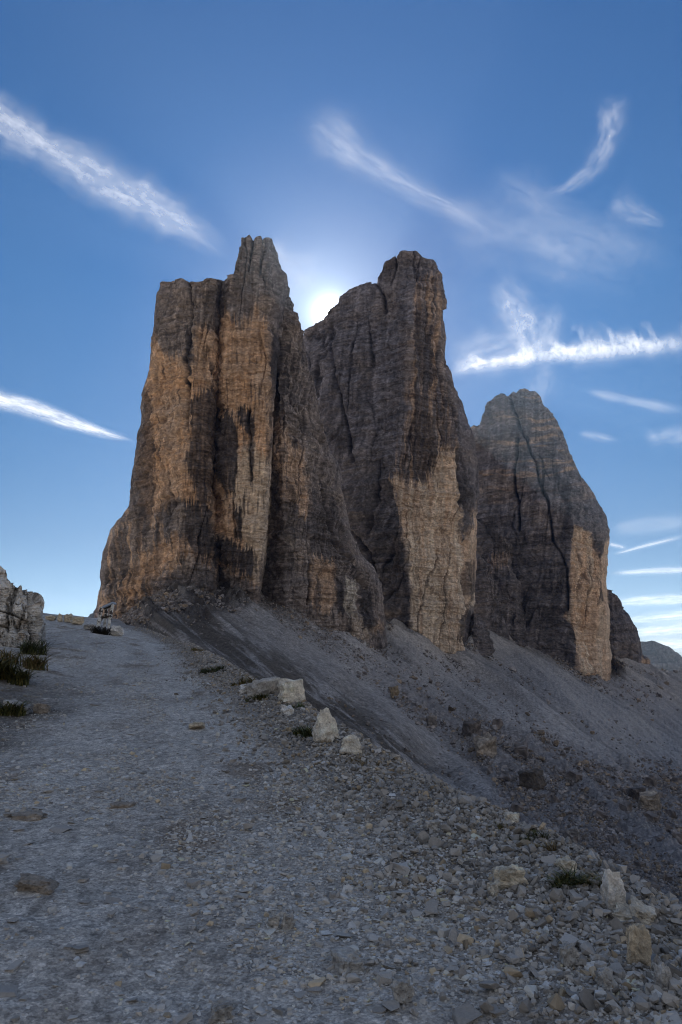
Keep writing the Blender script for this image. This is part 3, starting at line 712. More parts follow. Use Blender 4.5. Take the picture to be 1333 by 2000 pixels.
def scree_color(px, py, x, y, z, along):
    fall = px * 0.60 - py * 0.80        # across the fall line, on the slope's own chart
    down = px * 0.80 + py * 0.60
    C = np.broadcast_to(np.array([.315, .295, .285]), px.shape + (3,)).copy()
    n = fbm_axis(fall / 22.0, down / 220.0, 4, 301)
    C = C * (1 + 0.22 * n)[..., None]
    n3 = fbm_axis(fall / 2.2 + 0.5 * fbm(px / 40, py / 40, None, 2, 323), down / 26.0, 3, 322)
    C = C * (1 + 0.30 * n3)[..., None]
    n2 = .5 * n3 + fbm_axis(fall / 5.0 + 0.8 * fbm(px / 60, py / 60, None, 2, 303), down / 55.0, 4, 302)
    # dark turf and soil streaks on the near fan
    zone = sstep(-40, 40, poly_sd(px, py, [(190, 1215), (330, 1180), (420, 1180), (520, 1260), (640, 1320), (760, 1400), (880, 1510), (700, 1520), (560, 1420), (380, 1290), (220, 1260)]))
    m = zone * sstep(-0.48, 0.18, n2 + 0.35 * fbm(px / 70, py / 50, None, 3, 305) + 0.25 * (zone - 0.6))
    C = mixc(C, np.array([.085, .070, .056]), m * 0.9)
    # rocky band below the left tower's foot
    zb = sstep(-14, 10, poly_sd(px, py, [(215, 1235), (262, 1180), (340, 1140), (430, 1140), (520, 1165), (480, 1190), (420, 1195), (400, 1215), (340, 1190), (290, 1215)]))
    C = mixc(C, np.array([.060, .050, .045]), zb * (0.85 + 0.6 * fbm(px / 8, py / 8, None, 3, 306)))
    # coarse blocky debris: darker, bluish-brown speckle
    zr = sstep(-30, 40, poly_sd(px, py, [(735, 1310), (800, 1330), (930, 1400), (1050, 1430), (1150, 1470), (1333, 1500), (1500, 1560), (1500, 2000), (1000, 2000), (930, 1600), (960, 1530), (880, 1440), (790, 1400)]))
    C = mixc(C, np.array([.185, .165, .160]), zr * (0.65 + 0.6 * fbm(px / 10, py / 6, None, 4, 307)))
    # pale smooth fans between
    for poly in ([(560, 1230), (760, 1300), (930, 1500), (880, 1500), (700, 1370), (560, 1260)], [(760, 1235), (880, 1285), (1000, 1370), (1100, 1440), (1000, 1420), (850, 1330)], [(960, 1250), (1130, 1330), (1333, 1440), (1333, 1480), (1120, 1390)]):
        C = mixc(C, np.array([.36, .335, .32]), sstep(-25, 25, poly_sd(px, py, poly)) * 0.5)
    # crests of the debris fans: painted shading, lighter on the near side, darker beyond
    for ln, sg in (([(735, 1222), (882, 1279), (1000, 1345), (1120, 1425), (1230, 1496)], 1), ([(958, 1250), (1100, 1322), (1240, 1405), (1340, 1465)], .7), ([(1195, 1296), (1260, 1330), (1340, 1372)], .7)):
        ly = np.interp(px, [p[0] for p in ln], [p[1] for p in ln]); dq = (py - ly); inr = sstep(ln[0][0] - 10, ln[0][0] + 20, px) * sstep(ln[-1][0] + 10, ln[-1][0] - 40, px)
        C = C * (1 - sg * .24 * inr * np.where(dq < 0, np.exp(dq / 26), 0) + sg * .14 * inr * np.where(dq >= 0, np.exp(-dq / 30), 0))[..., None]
    # footpath trace
    q = line_d(px, py + 1.2 * fbm(px / 20, py / 20, None, 2, 309), [(700, 1512), (760, 1516), (820, 1514), (850, 1508), (866, 1503), (885, 1504), (905, 1501), (925, 1493), (960, 1488)])
    C = mixc(C, np.array([.07, .06, .055]), np.exp(-(q / 1.3) ** 2) * 0.7)
    return C, zr
def run_scree():
    nx, ny = 900, 520
    gx = np.linspace(150, 1520, nx)
    bb = np.array(BASE)
    top = np.interp(gx, bb[:, 0], bb[:, 1])
    kx = np.exp(-(np.arange(-30, 31) / 13.0) ** 2); kx /= kx.sum()
    top = np.minimum(np.convolve(np.pad(top, 30, mode='edge'), kx, 'valid'), top + 4) - 16
    top = np.convolve(np.pad(top, 30, mode='edge'), kx, 'valid')
    t = np.linspace(0, 1, ny) ** 1.12
    px = np.broadcast_to(gx[None], (ny, nx)); py = top[None] + (2150 - top)[None] * t[:, None]
    d = scree_depth(px, py)
    P = pt(px, py, d)
    x, y, z = P[..., 0], P[..., 1], P[..., 2]
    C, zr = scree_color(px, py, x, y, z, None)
    fall = px * 0.60 - py * 0.80; down = px * 0.80 + py * 0.60
    k = d / 600.0
    hgt = 7.0 * k * fbm_axis(fall / 30.0, down / 400.0, 3, 311) + 2.4 * k * fbm_axis(fall / 7.0, down / 70.0, 3, 312) + .8 * k * fbm(px / 2.5, py / 2, None, 3, 317)
    zb = sstep(-14, 10, poly_sd(px, py, [(215, 1235), (262, 1180), (340, 1140), (430, 1140), (520, 1165), (480, 1190), (420, 1195), (400, 1215), (340, 1190), (290, 1215)]))
    for ln, sg in (([(735, 1222), (882, 1279), (1000, 1345), (1120, 1425), (1230, 1496)], 1), ([(958, 1250), (1100, 1322), (1240, 1405), (1340, 1465)], .7), ([(1195, 1296), (1260, 1330), (1340, 1372)], .7)):
        hgt = hgt + k * 5.0 * sg * np.exp(-(line_d(px, py, ln) / 9.0) ** 2)
    hgt = hgt + zb * k * (3.0 * fbm(px / 6, py / 5, None, 4, 314) + 1.1 * terr(3 * fbm(px / 9, py / 6, None, 3, 315)))
    hgt = hgt + zr * k * 4.0 * np.maximum(fbm(px / 9, py / 5, None, 4, 313), -0.2)
    P[..., 2] += hgt
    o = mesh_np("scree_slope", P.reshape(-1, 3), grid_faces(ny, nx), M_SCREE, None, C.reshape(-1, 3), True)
    tag(o, None, None, None, 'structure')

# ------------------------------------------------------------------ path ridge (near ground)
K = 0.080
EDGE_PX = [(1420, 1900), (1333, 1838), (1270, 1795), (1200, 1738), (1140, 1700), (1080, 1664), (1020, 1632), (960, 1602), (905, 1574), (850, 1545), (790, 1518), (720, 1480), (690, 1464), (640, 1432), (600, 1400), (560, 1370), (510, 1345), (470, 1325), (430, 1296), (400, 1278), (370, 1262), (320, 1252), (280, 1246), (240, 1240)]
def on_plane(px, py):
    r = rays(px, py)
    t = EYE[2] / (K * r[..., 1] - r[..., 2])
    return EYE[:2] + r[..., :2] * t[..., None]
EDGE = on_plane(np.array([p[0] for p in EDGE_PX], float), np.array([p[1] for p in EDGE_PX], float))
EDGE = np.concatenate([[[3.6, -8.0], [2.6, 0.5]], EDGE])
EDGE = np.concatenate([EDGE, [EDGE[-1] + np.array([-3.0, 8.0])]])
def edge_s(x, y):
    """signed distance to the path's right edge, positive outside"""
    best = np.full(np.shape(x), 1e18); sg = np.zeros(np.shape(x))
    for i in range(len(EDGE) - 1):
        a = EDGE[i]; e = EDGE[i + 1] - a; L = (e * e).sum()
        t = np.clip(((x - a[0]) * e[0] + (y - a[1]) * e[1]) / L, 0, 1)
        q = (x - a[0] - t * e[0]) ** 2 + (y - a[1] - t * e[1]) ** 2
        c = -(e[0] * (y - a[1]) - e[1] * (x - a[0]))
        m = q < best
        best = np.where(m, q, best); sg = np.where(m, np.sign(c), sg)
    return np.sqrt(best) * sg
def z_near(x, y, detail=True):
    x = np.asarray(x, float); y = np.asarray(y, float)
    z = K * np.where(y < 52, y, 52 - 0.35 * (y - 52)) * np.where(y < 0, 0.5, 1)
    lx = np.maximum(-(x + 3.4 + 0.13 * np.maximum(y, 0)), 0)        # bank rising on the left
    z = z + 0.10 * np.minimum(lx, 14) + 0.14 * sstep(0, 2.5, lx)
    s = edge_s(x, y)
    z = z + 0.09 * sstep(-1.3, -0.35, s) * (1 - sstep(-0.05, 0.5, s))
    so = np.maximum(s, 0)
    z = z - 0.75 * so * sstep(0, 0.6, so)
    if detail:
        z = z + 0.07 * fbm(x / 1.7, y / 1.7, None, 3, 401) + 0.022 * fbm(x / 0.33, y / 0.33, None, 3, 402) + 0.05 * sstep(-1.2, 0, s) * fbm(x / 0.5, y / 0.5, None, 2, 404)
        z = z + 0.9 * sstep(1, 8, so) * fbm(x / 3, y / 3, None, 3, 405)
    return z
def near_hit(px, py):
    r = rays(px, py); t = 1.2
    prev = t
    while t < 120:
        p = EYE + r * t
        if p[2] <= z_near(p[0], p[1]): break
        prev = t; t *= 1.01
    a, b = prev, t
    for _ in range(18):
        m = (a + b) / 2; p = EYE + r * m
        if p[2] <= z_near(p[0], p[1]): b = m
        else: a = m
    return EYE + r * b, b
def path_color(x, y, s):
    C = np.broadcast_to(np.array([.43, .402, .372]), x.shape + (3,)).copy()
    C = C * (1 + 0.20 * fbm(x / 1.1, y / 1.6, None, 4, 411))[..., None]
    C = mixc(C, np.array([.22, .175, .135]), sstep(0.04, 0.45, fbm(x / 0.55, y / 0.9, None, 5, 412, .6)) * 0.8)
    C = mixc(C, np.array([.56, .53, .495]), sstep(0.06, 0.45, fbm(x / 0.9, y / 1.4, None, 4, 413)) * 0.7)
    wear = np.exp(-((s + 3.0 + .25 * fbm(x / 2, y / 3, None, 2, 431)) / .45) ** 2) + .8 * np.exp(-((s + 1.75 + .2 * fbm(x / 2, y / 3, None, 2, 432)) / .28) ** 2)
    C = mixc(C, np.array([.54, .51, .475]), wear * .55)
    C = C * (1 + 0.38 * fbm(x / 0.07, y / 0.09, None, 3, 414))[..., None]
    lx = -(x + 2.9 + 0.13 * np.maximum(y, 0))
    C = mixc(C, np.array([.075, .062, .050]), sstep(-0.2, 1.4, lx + .6 + 0.7 * fbm(x / 0.8, y / 0.8, None, 3, 415)) * 0.8 * sstep(17, 11, y))
    C = mixc(C, np.array([.19, .17, .155]), sstep(-1.2, -0.6, s) * 0.7)
    C = mixc(C, np.array([.20, .18, .165]), sstep(0.05, 1.0, s) * 0.7)
    return np.clip(C, 0.01, 1)
def run_near():
    na_f = 620
    az = np.r_[np.linspace(-44, 44, na_f), np.linspace(48, 312, 60)] * math.pi / 180
    rr = np.geomspace(0.8, 95, 760)
    Rg, A = np.meshgrid(rr, az, indexing='ij')
    x, y = Rg * np.sin(A), Rg * np.cos(A)
    z = z_near(x, y)
    # end the sheet by falling away on the far side and behind
    z = z - 0.30 * np.maximum(Rg - 58, 0) - 0.12 * np.maximum(-y - 8, 0)
    s = edge_s(x, y)
    C = path_color(x, y, s)
    V = np.concatenate([np.stack([x, y, z], -1).reshape(-1, 3), [[0, 0, float(z_near(0.0, 0.0))]]])
    nc = len(az)
    F = [grid_faces(len(rr), nc, True)]
    j = np.arange(nc)
    F.append(np.stack([np.full(nc, len(V) - 1), (j + 1) % nc, j], -1))
    Cc = np.concatenate([C.reshape(-1, 3), [[.26, .245, .23]]])
    o = mesh_np("gravel_path", V, F, M_PATH, None, Cc, True)
    tag(o, None, None, None, 'structure')
    # far ground sheet out to the horizon
    n = 60
    rr2 = np.geomspace(60, 12000, n); a2 = np.linspace(0, 2 * math.pi, 97)[:-1]
    Rg, A = np.meshgrid(rr2, a2, indexing='ij')
    x, y = Rg * np.sin(A), Rg * np.cos(A)
    z = -34 - 0.09 * np.minimum(Rg, 1500) + 0.03 * np.minimum(Rg, 1500) * fbm(x / 300, y / 300, None, 4, 421)
    front = sstep(0.0, 0.4, np.cos(A))
    z = z - front * 0.06 * np.minimum(Rg, 3000)
    z = np.minimum(z, -40)
    back = sstep(0.1, -0.5, np.cos(A))          # unseen range north of the pass, added to bounce sunlight onto the towers
    z = z + back * (sstep(700, 4200, Rg) * (760 + 300 * fbm(x / 900, y / 900, None, 4, 423)))
    C = np.broadcast_to(np.array([.48, .42, .34]), x.shape + (3,)) * (1 + 0.3 * fbm(x / 120, y / 120, None, 4, 422))[..., None]
    o = mesh_np("ground", np.stack([x, y, z], -1).reshape(-1, 3), grid_faces(n, 96, True), M_SCREE, None, C.reshape(-1, 3), True)
    tag(o, None, None, None, 'structure')

run_tower1(); run_tower2(); run_tower3(); run_lesser()
run_scree()
run_near()
# ------------------------------------------------------------------ loose rock library
def hull_lib(n, pts, flat, seed, box=0.55):
    r = random.Random(seed); lib = []
    for _ in range(n):
        bm = bmesh.new()
        a, b, c = 1.0, r.uniform(.55, .95), r.uniform(*flat)
        for _k in range(pts):
            v = Vector((r.gauss(0, 1), r.gauss(0, 1), r.gauss(0, 1))).normalized()
            q = [math.copysign(abs(t) ** box, t) for t in v]
            bm.verts.new((q[0] * a * .5, q[1] * b * .5, q[2] * c * .5))
        o = bmesh.ops.convex_hull(bm, input=bm.verts)
        bmesh.ops.delete(bm, geom=[g for g in o['geom_interior'] if isinstance(g, bmesh.types.BMVert)], context='VERTS')
        bmesh.ops.triangulate(bm, faces=bm.faces)
        bm.verts.index_update()
        lib.append((np.array([v.co[:] for v in bm.verts]), np.array([[v.index for v in f.verts] for f in bm.faces])))
        bm.free()
    return lib
LIB = hull_lib(18, 12, (.5, .95), 3)
LIBF = hull_lib(12, 16, (.12, .30), 4)
LIBB = hull_lib(14, 18, (.45, .95), 5, 0.45)
def rot_mats(n, tilt, rng):
    yaw = rng.uniform(0, 2 * np.pi, n); p = rng.normal(0, tilt, n); q = rng.normal(0, tilt, n)
    def Rz(a): c, s = np.cos(a), np.sin(a); o = np.zeros_like(a); i = np.ones_like(a); return np.stack([np.stack([c, -s, o], -1), np.stack([s, c, o], -1), np.stack([o, o, i], -1)], -2)
    def Rx(a): c, s = np.cos(a), np.sin(a); o = np.zeros_like(a); i = np.ones_like(a); return np.stack([np.stack([i, o, o], -1), np.stack([o, c, -s], -1), np.stack([o, s, c], -1)], -2)
    def Ry(a): c, s = np.cos(a), np.sin(a); o = np.zeros_like(a); i = np.ones_like(a); return np.stack([np.stack([c, o, s], -1), np.stack([o, i, o], -1), np.stack([-s, o, c], -1)], -2)
    return Rx(p) @ Ry(q) @ Rz(yaw)
def scatter(name, lib, pos, size, colr, mat, tilt, rng):
    """one mesh of many small stones that nobody would count"""
    n = len(pos); which = rng.integers(0, len(lib), n); M = rot_mats(n, tilt, rng)
    VV, FF, CC, off = [], [], [], 0
    for k, (v, f) in enumerate(lib):
        i = np.nonzero(which == k)[0]
        if not len(i): continue
        P = np.einsum('nij,vj->nvi', M[i], v) * size[i][:, None, None] + pos[i][:, None, :]
        VV.append(P.reshape(-1, 3)); CC.append(np.repeat(colr[i], len(v), 0))
        FF.append((f[None] + (np.arange(len(i)) * len(v))[:, None, None]).reshape(-1, 3) + off); off += len(i) * len(v)
    o = mesh_np(name, np.concatenate(VV), [np.concatenate(FF)], mat, None, np.concatenate(CC))
    return tag(o, None, None, None, 'stuff')
def stone_cols(n, rng, base=(.30, .285, .268), warm=0.18):
    c = np.array(base)[None] * (1 + rng.normal(0, .22, (n, 1)))
    wm = rng.random((n, 1)) < warm
    c = np.where(wm, c * np.array([1.15, 1.0, .78]), c)
    return np.clip(c, .06, .55)

def ground_samples(n, rng, r0, r1, a0=-33, a1=33):
    r = np.exp(rng.uniform(math.log(r0), math.log(r1), n)); a = np.radians(rng.uniform(a0, a1, n))
    return r * np.sin(a), r * np.cos(a), r

def run_gravel():
    rng = np.random.default_rng(21)
    # fine gravel and chips of the trodden surface
    x, y, r = ground_samples(190000, rng, 2.3, 40)
    s = edge_s(x, y); dens = (0.16 + 0.84 * sstep(-0.10, 0.35, fbm(x / 0.9, y / 1.3, None, 3, 501))) * (1 - .75 * np.exp(-((s + 3.0) / .5) ** 2)) * (1 - .6 * np.exp(-((s + 1.75) / .3) ** 2))
    k = (s < -0.1) & (rng.random(len(x)) < dens)
    x, y, r = x[k], y[k], r[k]
    size = np.clip(np.exp(rng.normal(math.log(.016), .55, len(x))) * (0.5 + 0.5 * np.sqrt(r / 4)), .006, .09)
    z = z_near(x, y) + size * .05
    soil = sstep(-.2, 1.4, -(x + 2.9 + .13 * y)) * sstep(17, 11, y)
    scatter("gravel", LIBF + LIB, np.stack([x, y, z], -1), size, stone_cols(len(x), rng, (.47, .45, .425), .07) * (1 - .62 * soil)[:, None], M_STONEC, .16, rng)
    # rubble heaped along the outer edge
    m = 48000
    t = rng.random(m); seg = np.r_[0, np.cumsum(np.hypot(*np.diff(EDGE[1:-2], axis=0).T))]
    q = np.exp(rng.uniform(math.log(0.6), math.log(seg[-1]), m))
    ex = np.interp(q, seg, EDGE[1:-2, 0]); ey = np.interp(q, seg, EDGE[1:-2, 1])
    nx = np.gradient(np.interp(np.linspace(0, seg[-1], 400), seg, EDGE[1:-2, 0])); ny = np.gradient(np.interp(np.linspace(0, seg[-1], 400), seg, EDGE[1:-2, 1]))
    ii = np.clip((q / seg[-1] * 399).astype(int), 0, 399); L = np.hypot(nx[ii], ny[ii])
    off = -np.abs(rng.normal(0, .62, m)) * np.where(q > 22, 0.8, 1.0) + .22
    off = np.where(rng.random(m) < .25, rng.exponential(2.2, m), off)
    x = ex + ny[ii] / L * off; y = ey - nx[ii] / L * off
    size = np.clip(np.exp(rng.normal(math.log(.029), .45, m)) * np.clip(0.8 + q / 40, .8, 1.4), .012, .10)
    z = z_near(x, y) + size * rng.uniform(.0, .45, m)
    scatter("rubble", LIB, np.stack([x, y, z], -1), size, stone_cols(m, rng, (.29, .275, .26), .12), M_STONEC, .5, rng)
    # coarse debris in the gully below
    m = 70000
    px = rng.uniform(640, 1480, m); py = rng.uniform(1300, 1960, m)
    zr = sstep(-20, 40, poly_sd(px, py, [(735, 1310), (800, 1330), (930, 1400), (1050, 1430), (1150, 1470), (1333, 1500), (1500, 1560), (1500, 2000), (1000, 2000), (930, 1600), (960, 1530), (880, 1440), (790, 1400)]))
    k = rng.random(m) < (0.06 + zr * (0.35 + 0.65 * sstep(-.2, .3, fbm(px / 50, py / 30, None, 3, 505))))
    px, py = px[k], py[k]; n = len(px)
    d = scree_depth(px, py); p = pt(px, py, d); size = np.clip(np.exp(rng.normal(math.log(3.8), .55, n)), 1.6, 18) * d / FPX
    # fallen blocks strewn at the cliff feet and over the fans
    m = 9000; bb = np.array(BASE); px2 = rng.uniform(200, 1290, m); py2 = np.interp(px2, bb[:, 0], bb[:, 1]) + rng.exponential(26, m) - 4
    d2 = scree_depth(px2, py2); p2 = pt(px2, py2, d2); s2 = np.clip(np.exp(rng.normal(math.log(2.6), .5, m)), 1.2, 9) * d2 / FPX
    m = 2600; px3 = rng.uniform(222, 505, m); py3 = np.interp(px3, bb[:, 0], bb[:, 1]) + rng.uniform(-8, 42, m) * sstep(215, 300, px3)
    d3 = scree_depth(px3, py3); p3 = pt(px3, py3, d3); s3 = np.clip(np.exp(rng.normal(math.log(4.6), .5, m)), 2, 14) * d3 / FPX
    p = np.concatenate([p, p2, p3]); size = np.r_[size, s2, s3]; n = len(p)
    p[:, 2] += size * .15
    scatter("boulder_debris", LIB + LIBB, p, size, stone_cols(n, rng, (.235, .215, .21), .2), M_SCREE, .35, rng)

# ------------------------------------------------------------------ single stones and boulders
def rock_mesh(name, dims, seed, colr, flat=False, cuts=3, rough=.10, mat=None, box=.42, pts=22, dark=None):
    r = random.Random(seed); bm = bmesh.new()
    for _k in range(pts):
        v = Vector((r.gauss(0, 1), r.gauss(0, 1), r.gauss(0, 1))).normalized()
        q = [math.copysign(abs(t) ** box, t) for t in v]
        bm.verts.new((q[0] * .5, q[1] * .5, q[2] * .5))
    o = bmesh.ops.convex_hull(bm, input=bm.verts)
    bmesh.ops.delete(bm, geom=[g for g in o['geom_interior'] if isinstance(g, bmesh.types.BMVert)], context='VERTS')
    bmesh.ops.triangulate(bm, faces=bm.faces)
    bmesh.ops.subdivide_edges(bm, edges=bm.edges, cuts=cuts, use_grid_fill=True)
    bmesh.ops.triangulate(bm, faces=bm.faces)
    bm.verts.index_update()
    V = np.array([v.co[:] for v in bm.verts]); F = np.array([[v.index for v in f.verts] for f in bm.faces]); bm.free()
    n = fbm(V[:, 0] * 3.1 + seed, V[:, 1] * 3.1, V[:, 2] * 3.1, 4, seed % 97)
    st = fbm_axis(V[:, 2] * 9 + seed, V[:, 0] * 1.5, 2, seed % 89)
    D = V / (np.linalg.norm(V, axis=1, keepdims=True) + 1e-6)
    n2 = np.abs(fbm(V[:, 0] * 1.7 + seed * 3, V[:, 1] * 1.7, V[:, 2] * 1.7, 3, seed % 83))
    V = V + D * (rough * 1.5 * n + .04 * st - .22 * n2)[:, None]
    V = V + D * (.035 * terr(3.0 * fbm(V[:, 0] * 4 + seed, V[:, 1] * 4, V[:, 2] * 5, 3, seed % 71)))[:, None]
    V = V - [0, 0, V[:, 2].min()]
    V = V / np.ptp(V, axis=0) * np.asarray(dims, float)
    C = np.asarray(colr)[None] * (1 + .25 * fbm_axis(V[:, 2] / dims[2] * 7, V[:, 0] / dims[0] * 2, 2, seed % 61))[:, None] * (1 + .45 * fbm(V[:, 0] / dims[0] * 4, V[:, 1] / dims[0] * 4, V[:, 2] / dims[0] * 4 + seed, 4, 7))[:, None]
    me_o = mesh_np(name, V, [F], mat or M_BOULD, None, np.clip(C, .02, .7))
    return me_o
PW = (.62, .575, .50); YL = (.60, .54, .44); GY = (.43, .415, .395); WH = (.70, .67, .63); BR = (.31, .27, .23); TN = (.52, .445, .34)
# px, py(base), width, height, depth factor, sink, turn, colour, name, label
ROCKS = [
    (1000, 1738, 72, 40, .7, .08, .15, YL, 'boulder', 'cream rectangular block lying flat among grey rubble, beside a small cube'),
    (966, 1752, 22, 23, .9, .1, .3, PW, 'boulder', 'small pale cube-like stone tucked against the cream rectangular block'),
    (1212, 1785, 52, 78, .8, .1, .2, WH, 'boulder', 'white lumpy upright boulder with dark spots on the bank crest'),
    (1222, 1803, 46, 24, 1.2, .05, -.5, PW, 'slab', 'long pale slab leaning below the white lumpy boulder'),
    (1256, 1812, 52, 34, 1.1, .1, -.4, PW, 'slab', 'thick cream slab tilted beside the long leaning slab'),
    (1258, 1892, 50, 72, .7, .12, .2, TN, 'boulder', 'tall tan brick-shaped boulder with black stains at the lower right'),
    (1302, 1936, 36, 46, .8, .1, .6, GY, 'slab', 'narrow grey slab standing at the right edge below the tan boulder'),
    (641, 1450, 58, 64, .8, .12, .3, PW, 'boulder', 'pale pointed boulder standing on the path rim beside dark grass'),
    (688, 1474, 54, 34, .9, .1, .0, PW, 'boulder', 'low rounded pale boulder just downhill of the pointed one'),
    (568, 1374, 54, 46, .9, .2, .3, PW, 'boulder', 'big rounded cream boulder on the rim with a green sprig at its foot'),
    (516, 1360, 78, 34, .5, .1, .25, GY, 'boulder', 'long grey wall-like rock joined to the big rounded cream boulder'),
    (486, 1354, 44, 18, .9, .1, .0, WH, 'slab', 'white flat slab on the rim between two dry grass tufts'),
    (436, 1274, 26, 26, .8, .1, .2, TN, 'boulder', 'small orange-tan rock on the rim near the top of the path'),
    (560, 1398, 26, 20, .8, .1, .4, WH, 'boulder', 'small white stone below the big rounded cream boulder'),
    (676, 1902, 58, 30, 1.3, .5, .5, GY, 'slab', 'large flat grey-white slab embedded in the lower middle of the path'),
    (786, 1962, 46, 40, .9, .2, .5, GY, 'boulder', 'angular grey block in the path at the lower middle'),
    (432, 1994, 52, 30, 1.2, .5, .2, GY, 'slab', 'rounded light slab in the path at the bottom edge'),
    (1114, 1888, 44, 36, .9, .15, .4, GY, 'boulder', 'dull grey wedge of rock low in the rubble bank'),
    (1190, 1932, 38, 34, .9, .15, .1, GY, 'boulder', 'dark grey squat block lowest in the rubble bank'),
    (382, 1426, 34, 13, 1.0, .15, .0, TN, 'slab', 'small tan slab lying alone in the middle of the upper path'),
    (535, 1812, 30, 24, .9, .2, .3, GY, 'boulder', 'left stone of a touching pair in the middle of the path'),
    (562, 1816, 26, 28, .9, .2, -.3, GY, 'boulder', 'right stone of a touching pair in the middle of the path'),
    (48, 1602, 70, 11, .8, 1.2, .1, BR, 'ledge', 'brown rock step across the path at the left edge, the upper one'),
    (60, 1742, 96, 17, .9, 1.2, .05, BR, 'ledge', 'brown rock step in the path at the lower left, the larger one'),
    (236, 1578, 50, 8, .8, 1.2, .0, BR, 'ledge', 'thin dark ledge stone in the left middle of the path'),
    (1112, 1708, 44, 28, .9, .15, .1, YL, 'boulder', 'yellowish rounded rock behind the dark green tuft on the bank'),
    (1000, 1612, 30, 22, .9, .15, .1, PW, 'boulder', 'pale rounded rock on the rim among dry grass'),
    (845, 1628, 27, 22, .9, .1, .3, GY, 'boulder', 'light grey cube-shaped stone on the upper rubble bank'),
    (224, 1242, 27, 20, .9, .1, .0, WH, 'boulder', 'white boulder at the right foot of the trail sign'),
    (97, 1212, 22, 11, .9, .1, .1, TN, 'boulder', 'low tan rock on the skyline next to the white outcrop'),
    (116, 1214, 10, 17, .9, .1, .1, TN, 'boulder', 'small upright tan rock on the skyline of the path'),
    (131, 1216, 17, 18, .9, .1, .3, TN, 'boulder', 'blocky tan rock beside the small upright one on the skyline'),
    (150, 1220, 24, 15, .9, .1, .3, TN, 'boulder', 'low wide tan rock right of the blocky one on the skyline'),
    (172, 1230, 26, 12, .9, .1, .1, GY, 'boulder', 'flat grey rock on the skyline left of the trail sign'),
    (22, 1395, 60, 26, .7, .2, .1, GY, 'boulder', 'weathered grey rock half buried in dark soil at the left edge'),
    (76, 1394, 34, 18, .8, .2, .1, BR, 'boulder', 'brown rock in dark soil right of the half-buried grey one'),
]
def run_rocks():
    for i, (px, py, wd, ht, df, sink, turn, c, nm, lab) in enumerate(ROCKS):
        p, t = near_hit(px, py)
        W, H = wd / FPX * t, ht / FPX * t
        slab = nm in ('slab', 'ledge')
        o = rock_mesh(nm, (W, W * df, H * (1 + sink)), 31 + i * 7, c, cuts=5, rough=.12, box=.42 if slab or ' block' in lab or 'brick' in lab or 'cube' in lab else .5, pts=34 if slab else 26)
        o.location = (p[0], p[1] + W * df * .35, z_near(p[0], p[1] + W * df * .3) - H * sink)
        o.rotation_euler = (random.uniform(-.08, .08), random.uniform(-.1, .1), turn)
        if 'pointed' in lab or 'upright boulder' in lab:
            me = o.data
            for v in me.vertices:
                f = v.co.z / (H * (1 + sink)); sc_ = 1.0 - (.62 if 'pointed' in lab else .3) * max(f - .15, 0)
                v.co.x = v.co.x * sc_ + (-.08 * W * f); v.co.y *= sc_
        if 'leaning' in lab or 'tilted' in lab: o.rotation_euler = (.1, .38, turn)
        if 'tall tan' in lab: o.rotation_euler = (-.25, .12, .25)
        tag(o, lab, 'rock' if nm == 'boulder' else nm)
    # loose single stones
    rng = np.random.default_rng(33); protos = []
    for k in range(14):
        o = rock_mesh('stone', (1.0, .6 + .3 * rng.random(), .22 + .4 * rng.random() * (k % 2)), 500 + k, (.3, .28, .26), cuts=1, rough=.08, mat=M_STONE, pts=14)
        protos.append(o)
    used = [False] * 14
    def put(x, y, sz, lab, grp, tilt, lift):
        k = int(rng.integers(0, 14))
        if used[k]:
            o = protos[k].copy(); COL.objects.link(o)
        else:
            o = protos[k]; used[k] = True
        z = float(z_near(x, y))
        o.location = (x, y, z - sz * lift); o.scale = (sz, sz, sz)
        o.rotation_euler = (rng.normal(0, tilt), rng.normal(0, tilt), rng.uniform(0, 6.28))
        tag(o, lab, 'stone', grp)
    n = 0
    while n < 170:
        x, y, r = [float(v[0]) for v in ground_samples(1, rng, 2.5, 13, -27, 27)]
        s = float(edge_s(np.array(x), np.array(y)))
        if s > -1.1: continue
        put(x, y, float(np.clip(np.exp(rng.normal(math.log(.062), .42)), .03, .15)) * (0.8 + r / 20), 'small grey-white angular stone lying loose on the trodden gravel path', 'loose stones on the path', .10, .10); n += 1
    n = 0
    while n < 125:
        x, y, r = [float(v[0]) for v in ground_samples(1, rng, 3.2, 14, -10, 28)]
        s = float(edge_s(np.array(x), np.array(y)))
        if s < -1.15 or s > .12: continue
        put(x, y, float(np.clip(np.exp(rng.normal(math.log(.056), .30)), .045, .12)) * (0.8 + r / 20), "fist-sized grey angular stone in the rubble bank along the path's right rim", 'stones in the rubble bank', .35, -.12); n += 1
    for k in range(14):
        if not used[k]: bpy.data.objects.remove(protos[k])
    # blocks in the gully
    FAR = [(952, 1474, 42, 38, BR, 'big squared brown block in the gully, the largest on the far slope'),
           (924, 1440, 36, 32, (.14, .125, .12), 'dark block just uphill of the big squared brown one'),
           (770, 1360, 20, 20, (.26, .21, .15), 'ochre block lying alone high on the left of the far scree'),
           (1115, 1640, 36, 24, (.25, .24, .24), 'pale grey slab-like block in the debris beyond the rubble bank'),
           (1270, 1580, 44, 30, BR, 'brown block in the coarse debris near the right edge'),
           (1245, 1560, 34, 22, (.1, .09, .09), 'dark low block left of the brown one in the coarse debris'),
           (1040, 1540, 56, 34, (.11, .095, .085), 'dark brown rock hump in the middle of the debris field'),
           (845, 1418, 20, 22, (.24, .22, .21), 'grey pointed block midway up the gully')]
